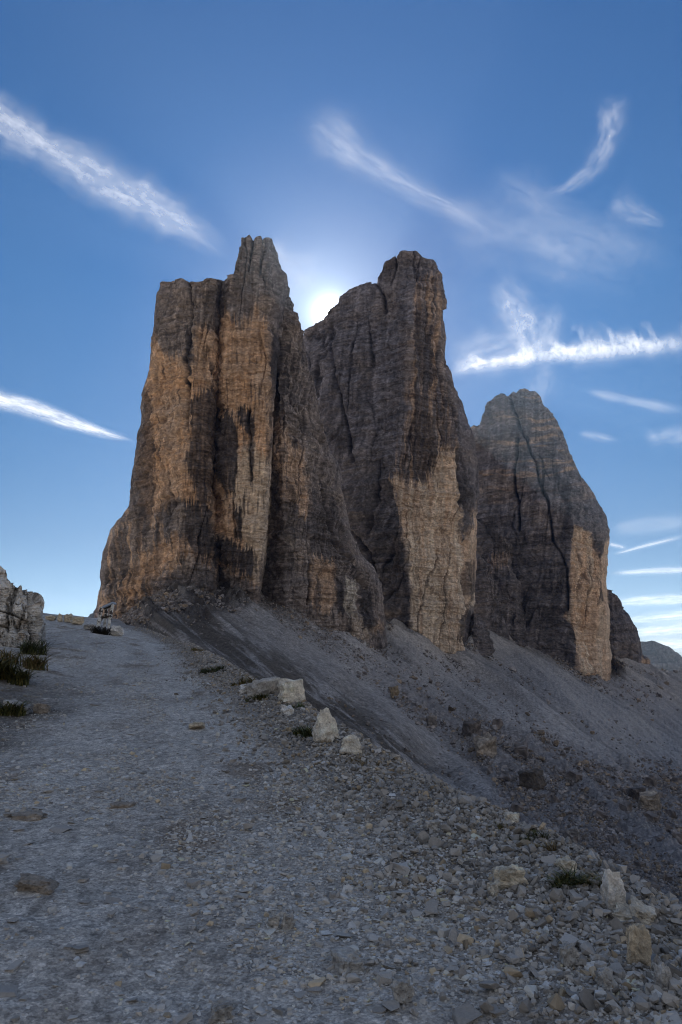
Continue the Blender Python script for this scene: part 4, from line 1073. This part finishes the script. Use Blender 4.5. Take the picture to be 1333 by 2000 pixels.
    for i, (px, py, wd, ht, c, lab) in enumerate(FAR):
        d = float(scree_depth(np.array(px), np.array(py))); p = pt(px, py, d); W, H = wd / FPX * d, ht / FPX * d
        o = rock_mesh('block', (W, W * .8, H * 1.25), 900 + i, c, cuts=4, rough=.08, mat=M_SCREE, box=.32, pts=28)
        o.location = (p[0], p[1], p[2] - H * .2); o.rotation_euler = (.1, -.12, random.uniform(-.6, .6))
        tag(o, lab, 'block')
    protos = [rock_mesh('block', (1, .8, .7 + .1 * k), 950 + k, (.19, .17, .165), cuts=2, rough=.1, mat=M_SCREE, box=.38) for k in range(5)]
    n = 0
    poly = [(930, 1400), (1050, 1450), (1333, 1520), (1333, 1800), (1150, 1680), (960, 1580), (900, 1440)]
    while n < 60:
        px, py = rng.uniform(880, 1333), rng.uniform(1390, 1800)
        if poly_sd(np.array(px), np.array(py), poly) < 3: continue
        d = float(scree_depth(np.array(px), np.array(py))); p = pt(px, py, d); sz = float(np.exp(rng.normal(math.log(16), .4))) * d / FPX
        o = protos[n] if n < 5 else protos[n % 5].copy()
        if n >= 5: COL.objects.link(o)
        o.location = (p[0], p[1], p[2] - sz * .15); o.scale = (sz, sz, sz); o.rotation_euler = (rng.normal(0, .25), rng.normal(0, .25), rng.uniform(0, 6))
        tag(o, 'grey-brown angular block in the coarse debris field on the far slope', 'block', 'blocks in the debris field'); n += 1

# ------------------------------------------------------------------ pale outcrop on the left
def paint_outcrop(g):
    px, py, sd = g['px'], g['py'], g['sd']
    C = np.broadcast_to(np.array([.60, .575, .545]), px.shape + (3,)).copy()
    C = C * (1 + .25 * fbm(px / 10, py / 12, None, 4, 601))[..., None]
    C = mixc(C, np.array([.36, .25, .15]), sstep(.15, .5, fbm(px / 14, py / 10, None, 4, 602)) * .55)
    C = mixc(C, np.array([.10, .085, .07]), sstep(.22, .5, fbm(px / 5, py / 9, None, 4, 603)) * .7)
    return C
outcrop = Wall(
    L=[(-150, 1345, 21.0), (-150, 1200, 21.5), (-150, 1050, 22.5)],
    Rr=[(93, 1300, 21.2), (92, 1275, 21.2), (90, 1255, 21.3), (86, 1232, 21.4), (86, 1215, 21.5), (83, 1206, 21.6), (87, 1198, 21.6), (89, 1186, 21.7), (87, 1175, 21.8), (82, 1166, 21.9), (75, 1160, 22.0)],
    B=[(-150, 1345), (0, 1300), (45, 1296), (93, 1300)],
    T=[(-150, 1050), (-60, 1080), (-20, 1095), (0, 1104), (8, 1109), (10, 1118), (13, 1126), (18, 1136), (28, 1150), (38, 1156), (45, 1160), (52, 1157), (60, 1155), (66, 1158), (69, 1156), (75, 1160)],
    cols=[[(0, 1300, 19.6), (0, 1230, 20.2), (0, 1160, 20.6), (0, 1104, 21.5)], [(45, 1296, 20.1), (50, 1230, 20.3), (55, 1180, 20.6), (58, 1155, 21.2)], [(80, 1298, 20.5), (78, 1230, 20.7), (74, 1175, 21.0), (70, 1156, 21.5)]],
    edge=(.2, .5), ew=5, thick=2.5, step=0.8, seed=21, amp=1.35, sc=.030)
def run_outcrop():
    o = outcrop.build("rock_outcrop", None, paint_outcrop, cracks=[
        ([(-40, 1190), (0, 1193), (15, 1195), (40, 1206), (52, 1211)], 1.6, .30, .9), ([(14, 1175), (12, 1200), (12, 1222)], 2.2, .25, .8),
        ([(45, 1180), (46, 1200), (52, 1212)], 1.2, .15, .7), ([(62, 1170), (64, 1215), (64, 1260)], 2.5, .25, .6), ([(42, 1230), (52, 1236)], 1.5, .12, .8),
        ([(-30, 1222), (10, 1222), (16, 1235)], 1.8, .25, .8), ([(48, 1160), (60, 1168), (68, 1172)], 1.2, .12, .7), ([(32, 1181), (36, 1183), (40, 1180)], 1, .1, .7)])
    tag(o, "white jointed limestone outcrop standing at the left edge of the path", "outcrop")

# ------------------------------------------------------------------ grass
def grass_mat():
    m, t, b = new_mat("grass_blades")
    at = t.nodes.new('ShaderNodeAttribute'); at.attribute_name = 'Col'
    t.links.new(at.outputs['Color'], b.inputs['Base Color']); b.inputs['Roughness'].default_value = .7; b.inputs['Specular IOR Level'].default_value = .2
    return m
M_GRASS = grass_mat()
def tuft(px, py, wd, ht, n, cols, label, cat='grass tuft', name='grass_tuft', seed=1, back=0.0, at=None):
    rng = np.random.default_rng(seed)
    p, t = near_hit(px, py) if at is None else at
    W, H = wd / FPX * t, ht / FPX * t * 1.0
    VV, FF, CC = [], [], []
    nc = 7; cxs = rng.uniform(-.55, .55, nc) * W; cys = rng.uniform(-.3, .3, nc) * W; ic = rng.integers(0, nc, n); hs = rng.uniform(.45, 1.15, nc)
    bx = cxs[ic] + rng.normal(0, W * .10, n); by = cys[ic] + rng.normal(0, W * .09, n) + back
    h = H * hs[ic] * rng.uniform(.35, 1.1, n); az = rng.uniform(0, 6.283, n); lean = rng.uniform(.3, 1.5, n) * h; wb = np.clip(H * .035, .0015, .012)
    c = np.array(cols)[rng.integers(0, len(cols), n)] * (1 + rng.normal(0, .25, (n, 1)))
    bz = z_near(p[0] + bx, p[1] + by) - p[2]
    side = np.stack([-np.sin(az), np.cos(az), 0 * az], -1) * wb
    dirv = np.stack([np.cos(az), np.sin(az), 0 * az], -1)
    base = np.stack([bx, by, bz - .01], -1)
    for f, wv in ((0, 1), (.4, .9), (.75, .6), (1, .05)):
        cpt = base + dirv * (lean * f ** 1.8)[:, None] + np.array([0, 0, 1]) * (h * (f - .45 * f * f) * 1.25)[:, None]
        VV += [cpt - side * wv, cpt + side * wv]
    V = np.stack(VV, 1).reshape(-1, 3)
    i = np.arange(n)[:, None] * 8
    F = np.concatenate([np.concatenate([i + a, i + a + 1, i + a + 3, i + a + 2], 1) for a in (0, 2, 4)])
    o = mesh_np(name, V, [F], M_GRASS, None, np.repeat(np.clip(c, .01, .4), 8, 0))
    o.location = p
    return tag(o, label, cat)
OL = [(.13, .125, .045), (.17, .145, .05), (.085, .09, .035)]; DRY = [(.27, .20, .095), (.21, .15, .07), (.15, .11, .05)]; DG = [(.045, .06, .025), (.075, .085, .03), (.035, .042, .02)]; MIX = OL + DRY
TUFTS = [
    (4, 1328, 74, 60, 1300, OL + DG + [(.16, .15, .06)], 'large dark green grass clump under the white outcrop'), (40, 1300, 60, 50, 420, MIX, 'dry yellow-green grass at the foot of the outcrop, right of the large clump'),
    (68, 1278, 34, 40, 300, DG, 'dark bush in the recess of the white outcrop'), (12, 1395, 60, 36, 350, DG + OL, 'low dark grass on the soil bank below the large clump'),
    (386, 1272, 24, 14, 160, MIX, 'smallest dry tuft highest on the path rim'), (420, 1312, 48, 16, 420, DG, 'dark green cushion plant on the rim near the orange-tan rock'),
    (478, 1338, 36, 24, 300, DRY + OL, 'dry tawny tuft on the rim above the white flat slab'), (508, 1366, 36, 20, 300, OL + DG, 'olive tuft below the long grey wall-like rock'),
    (606, 1436, 58, 34, 450, DG + OL, 'dark olive tuft against the pale pointed boulder'), (690, 1488, 30, 16, 200, DRY, 'dry tuft below the low rounded pale boulder'), (576, 1384, 22, 18, 160, [(.07, .11, .025), (.05, .085, .02)], 'bright green sprig at the big cream boulder'),
    (725, 1494, 30, 16, 200, DRY, 'small rusty tuft next down the rim from the low rounded boulder'), (985, 1616, 36, 16, 220, DRY + OL, 'dry tuft left of the pale rounded rim rock'), (1030, 1640, 54, 22, 420, OL + DG, 'olive grass strip on the rim right of the pale rounded rock'),
    (1066, 1664, 46, 24, 380, DRY, 'rusty dry grass strip on the rim, lower end'), (1118, 1730, 58, 38, 600, DG + OL, 'dark green tuft in front of the yellowish rounded rock'), (1168, 1736, 52, 30, 420, OL + DRY, 'brown and olive tuft beside the white lumpy boulder'),
    (806, 1526, 26, 12, 160, DRY, 'thin dry tuft on the rim above the upper rubble'),
]
def run_grass():
    for i, a in enumerate(TUFTS):
        tuft(*a, seed=700 + i, cat='bush' if 'bush' in a[6] else ('plant' if 'plant' in a[6] or 'sprig' in a[6] else 'grass'), name='dark_bush' if 'bush' in a[6] else 'grass_tuft')

# ------------------------------------------------------------------ trail sign on the crest
def run_sign():
    p, t = near_hit(203, 1232)
    u = t / FPX
    m_dark = plain("dark_wood", (.05, .042, .036)); m_blue = plain("weathered_board", (.30, .36, .46)); m_pan = plain("sign_panel", (.10, .085, .07))
    m, tt, b = new_mat("stickered_post")
    vo = tt.nodes.new('ShaderNodeTexVoronoi'); vo.inputs['Scale'].default_value = 9.0
    tcd = tt.nodes.new('ShaderNodeTexCoord'); tt.links.new(tcd.outputs['Object'], vo.inputs['Vector'])
    cr = tt.nodes.new('ShaderNodeValToRGB'); cr.color_ramp.interpolation = 'CONSTANT'
    cr.color_ramp.elements[0].color = (.62, .62, .60, 1); cr.color_ramp.elements[1].position = .55; cr.color_ramp.elements[1].color = (.06, .05, .05, 1)
    e = cr.color_ramp.elements.new(.75); e.color = (.40, .38, .33, 1)
    sx = tt.nodes.new('ShaderNodeSeparateColor'); tt.links.new(vo.outputs['Color'], sx.inputs[0]); tt.links.new(sx.outputs[0], cr.inputs[0])
    tt.links.new(cr.outputs[0], b.inputs['Base Color']); b.inputs['Roughness'].default_value = .7
    root = empty('trail_sign', p, 'weathered open trail sign frame with sticker-covered posts and slanting top board on the skyline', 'sign')
    def bar(name, a, c, wx, wy, mat):
        a, c = Vector(a), Vector(c); d = c - a
        bm = bmesh.new(); bmesh.ops.create_cube(bm, size=1.0)
        for v in bm.verts: v.co = Vector((v.co.x * wx, v.co.y * wy, (v.co.z + .5) * d.length))
        bmesh.ops.bevel(bm, geom=bm.edges[:], offset=min(wx, wy) * .15, segments=1, affect='EDGES')
        me = bpy.data.meshes.new(name); bm.to_mesh(me); bm.free(); me.materials.append(mat)
        o = bpy.data.objects.new(name, me); COL.objects.link(o); o.parent = root; o.location = a
        o.rotation_euler = d.to_track_quat('Z', 'Y').to_euler(); return o
    def q(px, py, dy=0): return ((px - 203) * u, dy, (1232 - py) * u)
    bar('post', q(191, 1232), q(195, 1186), .17, .17, m)
    bar('post', q(199, 1233, .35), q(201, 1188, .35), .13, .13, m)
    bar('post', q(211, 1236), q(217, 1180), .13, .13, m)
    bar('top_board', q(199, 1186.5, .1), q(219, 1177.5, .1), .55, .09, m_blue)
    bar('top_rail', q(199, 1189, .1), q(217, 1181.5, .1), .10, .10, m_dark)
    bar('cross_rail', q(196, 1206, .2), q(213, 1203, .2), .06, .08, m_dark)
    bar('bracing_post', q(187, 1224, .2), q(197, 1203, .2), .10, .10, m_pan)
    tuft(197, 1238, 40, 22, 420, [(.02, .018, .014), (.03, .026, .018)], 'dark low bush at the foot of the trail sign', 'bush', 'dark_bush', 77)

# ------------------------------------------------------------------ hiker far down on the scree path
def run_person():
    d = float(scree_depth(np.array(877.0), np.array(1503.0))); p = pt(877, 1503, d)
    jn = {'pel': (0, 0, .95, .13), 'spine': (0, -.02, 1.2, .14), 'chest': (0, -.03, 1.40, .16), 'neck': (0, -.05, 1.52, .06), 'head': (0, -.08, 1.64, .10), 'crown': (0, -.08, 1.74, .08),
          'hipL': (-.10, 0, .90, .10), 'kneeL': (-.12, -.20, .52, .07), 'ankL': (-.12, -.16, .09, .05), 'toeL': (-.12, -.32, .04, .04),
          'hipR': (.10, 0, .90, .10), 'kneeR': (.12, .10, .50, .07), 'ankR': (.12, .34, .14, .05), 'toeR': (.12, .24, .04, .04),
          'shL': (-.20, -.03, 1.42, .07), 'elL': (-.28, .10, 1.17, .05), 'haL': (-.27, -.02, .95, .04), 'shR': (.20, -.03, 1.42, .07), 'elR': (.28, -.12, 1.17, .05), 'haR': (.26, -.30, 1.02, .04)}
    ed = [('pel', 'spine'), ('spine', 'chest'), ('chest', 'neck'), ('neck', 'head'), ('head', 'crown'), ('pel', 'hipL'), ('hipL', 'kneeL'), ('kneeL', 'ankL'), ('ankL', 'toeL'), ('pel', 'hipR'), ('hipR', 'kneeR'), ('kneeR', 'ankR'), ('ankR', 'toeR'), ('chest', 'shL'), ('shL', 'elL'), ('elL', 'haL'), ('chest', 'shR'), ('shR', 'elR'), ('elR', 'haR')]
    ks = list(jn)
    me = bpy.data.meshes.new('person'); me.from_pydata([jn[k][:3] for k in ks], [(ks.index(a), ks.index(b)) for a, b in ed], [])
    o = bpy.data.objects.new('person', me); COL.objects.link(o)
    md = o.modifiers.new('skin', 'SKIN'); o.modifiers.new('sub', 'SUBSURF').levels = 1
    for i, k in enumerate(ks):
        sv = me.skin_vertices[0].data[i]; sv.radius = (jn[k][3], jn[k][3]); sv.use_root = (k == 'pel')
    me.materials.append(plain("dark_clothing", (.03, .024, .024)))
    o.location = p + np.array([0, 0, .1]); o.rotation_euler = (0, 0, R(70))
    tag(o, "tiny hiker in dark clothing walking on the thin path across the far scree", "person")
    bm = bmesh.new(); bmesh.ops.create_uvsphere(bm, u_segments=12, v_segments=8, radius=.5)
    for v in bm.verts: v.co = Vector((v.co.x * .34, v.co.y * .26 + .17, v.co.z * .52 + 1.28))
    mb = bpy.data.meshes.new('backpack'); bm.to_mesh(mb); bm.free(); mb.materials.append(plain("pack_cloth", (.06, .025, .02)))
    b = bpy.data.objects.new('backpack', mb); COL.objects.link(b); b.location = o.location; b.rotation_euler = o.rotation_euler
    tag(b, "small dark backpack carried by the tiny hiker on the far scree", "backpack")

# ------------------------------------------------------------------ cirrus, lit by the sun from above
def cloud_mat(name, fu, fv, lo, hi, spike=0.0):
    m = bpy.data.materials.new(name); m.use_nodes = True; t = m.node_tree; t.nodes.clear(); L = t.links.new
    o = t.nodes.new('ShaderNodeOutputMaterial'); mix = t.nodes.new('ShaderNodeMixShader'); tr = t.nodes.new('ShaderNodeBsdfTransparent'); tl = t.nodes.new('ShaderNodeBsdfTranslucent')
    tl.inputs[0].default_value = (.93, .93, .95, 1)
    au = t.nodes.new('ShaderNodeAttribute'); au.attribute_name = 'cu'; av = t.nodes.new('ShaderNodeAttribute'); av.attribute_name = 'cv'; aa = t.nodes.new('ShaderNodeAttribute'); aa.attribute_name = 'ca'
    cx = t.nodes.new('ShaderNodeCombineXYZ'); mu = t.nodes.new('ShaderNodeMath'); mu.operation = 'MULTIPLY'; mu.inputs[1].default_value = fu; mv = t.nodes.new('ShaderNodeMath'); mv.operation = 'MULTIPLY'; mv.inputs[1].default_value = fv
    L(au.outputs['Fac'], mu.inputs[0]); L(av.outputs['Fac'], mv.inputs[0]); L(mu.outputs[0], cx.inputs[0]); L(mv.outputs[0], cx.inputs[1])
    n = t.nodes.new('ShaderNodeTexNoise'); n.inputs['Scale'].default_value = 1; n.inputs['Detail'].default_value = 7; n.inputs['Roughness'].default_value = .6; n.inputs['Distortion'].default_value = .35
    L(cx.outputs[0], n.inputs['Vector'])
    mr = t.nodes.new('ShaderNodeMapRange'); mr.interpolation_type = 'SMOOTHSTEP'; mr.inputs['From Min'].default_value = lo; mr.inputs['From Max'].default_value = hi
    L(n.outputs['Fac'], mr.inputs['Value'])
    ml = t.nodes.new('ShaderNodeMath'); ml.operation = 'MULTIPLY'; ml.use_clamp = True
    L(mr.outputs[0], ml.inputs[0]); L(aa.outputs['Fac'], ml.inputs[1])
    L(ml.outputs[0], mix.inputs[0]); L(tr.outputs[0], mix.inputs[1]); L(tl.outputs[0], mix.inputs[2]); L(mix.outputs[0], o.inputs[0])
    return m
CL_H = 7000.0
CL_STREAK = cloud_mat("cirrus_streak", .014, 4.0, -.25, 1.0)
CL_SPIKE = cloud_mat("cirrus_spikes", .05, 2.2, .10, .75)
CL_WISP = cloud_mat("cirrus_wisp", .04, 3.0, .10, .90)
CL_TRAIL = cloud_mat("contrail", .02, 1.2, .05, .60)
CL_VEIL = cloud_mat("cirrus_veil", .006, 1.2, .0, 1.1)
CLOUDS = [
    ([(840, 400, 60), (960, 450, 70), (1100, 500, 70), (1280, 560, 60)], .22, CL_VEIL, 'faint broad veil of cirrus trailing right from the streak above the middle tower'),
    ([(950, 330, 50), (1060, 420, 60), (1180, 460, 60), (1340, 500, 50)], .20, CL_VEIL, 'faint veil of cirrus under the hook-shaped wisp'),
    ([(520, 470, 40), (580, 540, 60), (600, 600, 50)], .35, CL_VEIL, 'small bright veil beside the sun in the gap between the towers'),
    ([(870, 700, 40), (940, 690, 46), (1040, 668, 46)], .42, CL_VEIL, 'thin combed veil above the left end of the bright jagged band'),
    ([(-80, 190, 40), (0, 235, 44), (60, 275, 46), (150, 318, 48), (220, 358, 48), (290, 395, 46), (350, 432, 40), (410, 470, 30), (455, 508, 12)], .50, CL_STREAK, 'long broad cirrus streak slanting across the upper left sky'),
    ([(-60, 762, 16), (0, 780, 20), (60, 797, 19), (120, 818, 16), (180, 840, 12), (230, 853, 9), (268, 861, 4)], .85, CL_TRAIL, 'narrow bright cloud streak left of the ochre tower'),
    ([(600, 200, 50), (650, 262, 56), (700, 308, 44), (760, 345, 30), (820, 375, 22), (870, 400, 22), (950, 435, 34), (1010, 470, 30)], .28, CL_STREAK, 'soft cirrus streak above the middle tower'),
    ([(1205, 175, 34), (1198, 235, 32), (1182, 290, 26), (1150, 338, 18), (1105, 370, 13), (1030, 388, 8)], .32, CL_WISP, 'curled hook-shaped wisp in the upper right sky'),
    ([(1190, 385, 36), (1250, 420, 24), (1310, 445, 10)], .25, CL_WISP, 'faint small wisp below the hook-shaped one'),
    ([(862, 738, 16), (920, 716, 34), (980, 706, 40), (1060, 696, 44), (1150, 688, 52), (1220, 682, 56), (1290, 676, 58), (1400, 664, 60)], 1.25, CL_SPIKE, 'bright jagged cloud band right of the middle tower'),
    ([(1052, 716, 34), (1036, 668, 50), (1010, 615, 50), (985, 570, 40), (962, 535, 26)], .50, CL_WISP, 'feathery plume rising out of the bright jagged band'),
    ([(1075, 700, 18), (1062, 740, 30), (1050, 780, 34), (1040, 830, 26)], .22, CL_WISP, 'soft cloud wisp right behind the farthest big tower summit'),
    ([(1062, 690, 16), (1078, 650, 22), (1086, 610, 18), (1090, 580, 10)], .22, CL_WISP, 'short thin wisp standing on the jagged band right of the feathery plume'),
    ([(1140, 762, 8), (1230, 782, 12), (1350, 808, 14)], .26, CL_TRAIL, 'faint diagonal contrail right of the farthest big tower'),
    ([(1130, 846, 8), (1170, 853, 10), (1214, 862, 7)], .32, CL_WISP, 'tiny cloud puff under the faint diagonal contrail'),
    ([(1255, 858, 14), (1300, 852, 18), (1380, 846, 20)], .36, CL_WISP, 'small pale cloud at the right edge beside the tiny puff'),
    ([(1188, 1062, 4), (1226, 1071, 5)], .5, CL_TRAIL, 'shortest contrail touching the farthest big tower'),
    ([(1195, 1084, 3), (1260, 1066, 4.5), (1350, 1044, 5)], .5, CL_TRAIL, 'thin contrail rising to the right from the farthest big tower'),
    ([(1186, 1120, 4), (1260, 1116, 7), (1420, 1110, 9)], .6, CL_TRAIL, 'long level contrail low at the right'),
    ([(1188, 1036, 12), (1240, 1028, 20), (1380, 1016, 16)], .26, CL_STREAK, 'pale veil of cloud above the crossing contrails'),
    ([(1180, 1178, 7), (1333, 1170, 13), (1500, 1166, 16)], 1.0, CL_STREAK, 'uppermost white cloud band near the right horizon'),
    ([(1200, 1213, 8), (1333, 1203, 13), (1500, 1198, 16)], 1.0, CL_STREAK, 'second white cloud band from the top near the right horizon'),
    ([(1215, 1238, 10), (1333, 1230, 15), (1500, 1228, 18)], 1.2, CL_STREAK, 'third white cloud band, just above the hazy ridge'),
    ([(1230, 1262, 12), (1333, 1258, 18), (1500, 1258, 20)], 1.3, CL_STREAK, 'lowest white cloud band, resting behind the hazy ridge'),
]
def run_clouds():
    for i, (cl, op, mat, lab) in enumerate(CLOUDS):
        c = np.array(cl, float)
        L = np.hypot(*np.diff(c[:, :2], axis=0).T).sum()
        spk = mat is CL_SPIKE
        n = max(int(L / 1.8), 40); m = 61 if spk else 45
        # smooth the centre line
        t = np.linspace(0, 1, n); q = resample(c, t)
        for _ in range(int(n / 4)):
            q[1:-1] = .25 * q[:-2] + .5 * q[1:-1] + .25 * q[2:]
        d = np.gradient(q[:, :2], axis=0); d /= np.linalg.norm(d, axis=1, keepdims=True) + 1e-9
        nn = np.stack([-d[:, 1], d[:, 0]], -1)
        v = np.linspace(-1, 1, m)
        wob = 1 + .25 * fbm_axis(t * L / 40, 0 * t + i, 3, 800 + i)
        off = v[None] * (q[:, 2] * wob)[:, None] * (1.0 if spk else 1.5)
        px = q[:, None, 0] + nn[:, None, 0] * off; py = q[:, None, 1] + nn[:, None, 1] * off
        r = rays(px, py); P = EYE + r * ((CL_H + 40 * i) / np.maximum(r[..., 2], .012))[..., None]
        ends = np.minimum(sstep(0, .2, t), sstep(0, .38, 1 - t)) if q[0, 0] > 0 else sstep(0, .25, 1 - t)
        ts = (t * L)[:, None]
        vw = v[None] + .22 * fbm_axis(ts / 60 + i, v[None] * .8, 3, 830 + i)
        fib = fbm_axis(ts / 55 + v[None] * 1.6 + i, v[None] * 5.5 + .25 * fbm_axis(ts / 18, v[None], 2, 860), 4, 840 + i, .6)
        fine = fbm_axis(ts / 9 + v[None] * 3, v[None] * 9, 3, 850 + i, .6)
        trail = 'contrail' in lab
        a = op * ends[:, None] * np.exp(-(2.0 * (v[None] if trail else vw)) ** 2) * (1 - v[None] ** 4) * np.clip((.85 + .3 * fib) if trail else (.9 + .62 * fib + .22 * fine), 0, 2)
        if spk:                                     # bright base with tufts drawn upwards
            up = -v[None] - .12
            tuft_h = .16 + .95 * np.clip(fbm_axis(ts / 26 + .5 * up, up * .8 + i, 4, 820) + .22, 0, 1) ** 1.2
            a = op * ends[:, None] * np.where(up > 0, np.exp(-(up / tuft_h) ** 1.4), np.exp(-(up / .34) ** 2)) * (1 - v[None] ** 4) * (.75 + .6 * fbm_axis(ts / 40, up * 0 + i, 3, 823))
        u = np.broadcast_to((t * L)[:, None], a.shape) + 137.0 * i
        vv = np.broadcast_to(v[None] * 1.0, a.shape) + 3.7 * i
        o = mesh_np("contrail" if 'contrail' in lab else "cirrus_cloud", P.reshape(-1, 3), grid_faces(n, m), mat, None, None, True, None,
                    dict(cu=u.reshape(-1), cv=vv.reshape(-1), ca=a.reshape(-1)))
        tag(o, lab, 'contrail' if 'contrail' in lab else 'cloud')

run_outcrop(); run_gravel(); run_rocks(); run_grass(); run_sign(); run_person(); run_clouds()

# ------------------------------------------------------------------ thin mountain haze
def run_haze():
    lo, hi, r = -760.0, 1010.0, 12400.0
    bm = bmesh.new(); bmesh.ops.create_cube(bm, size=1.0)
    for v in bm.verts: v.co = Vector((v.co.x * 2 * r, v.co.y * 2 * r, lo + (v.co.z + .5) * (hi - lo)))
    me = bpy.data.meshes.new('haze'); bm.to_mesh(me); bm.free()
    m = bpy.data.materials.new('haze'); m.use_nodes = True; t = m.node_tree; t.nodes.clear()
    o = t.nodes.new('ShaderNodeOutputMaterial'); v = t.nodes.new('ShaderNodeVolumePrincipled')
    v.inputs['Color'].default_value = (.50, .72, 1.0, 1); v.inputs['Density'].default_value = 4.8e-5; v.inputs['Anisotropy'].default_value = .5
    t.links.new(v.outputs[0], o.inputs['Volume'])
    me.materials.append(m); ob = bpy.data.objects.new('haze', me); COL.objects.link(ob); tag(ob, kind='stuff')
run_haze()
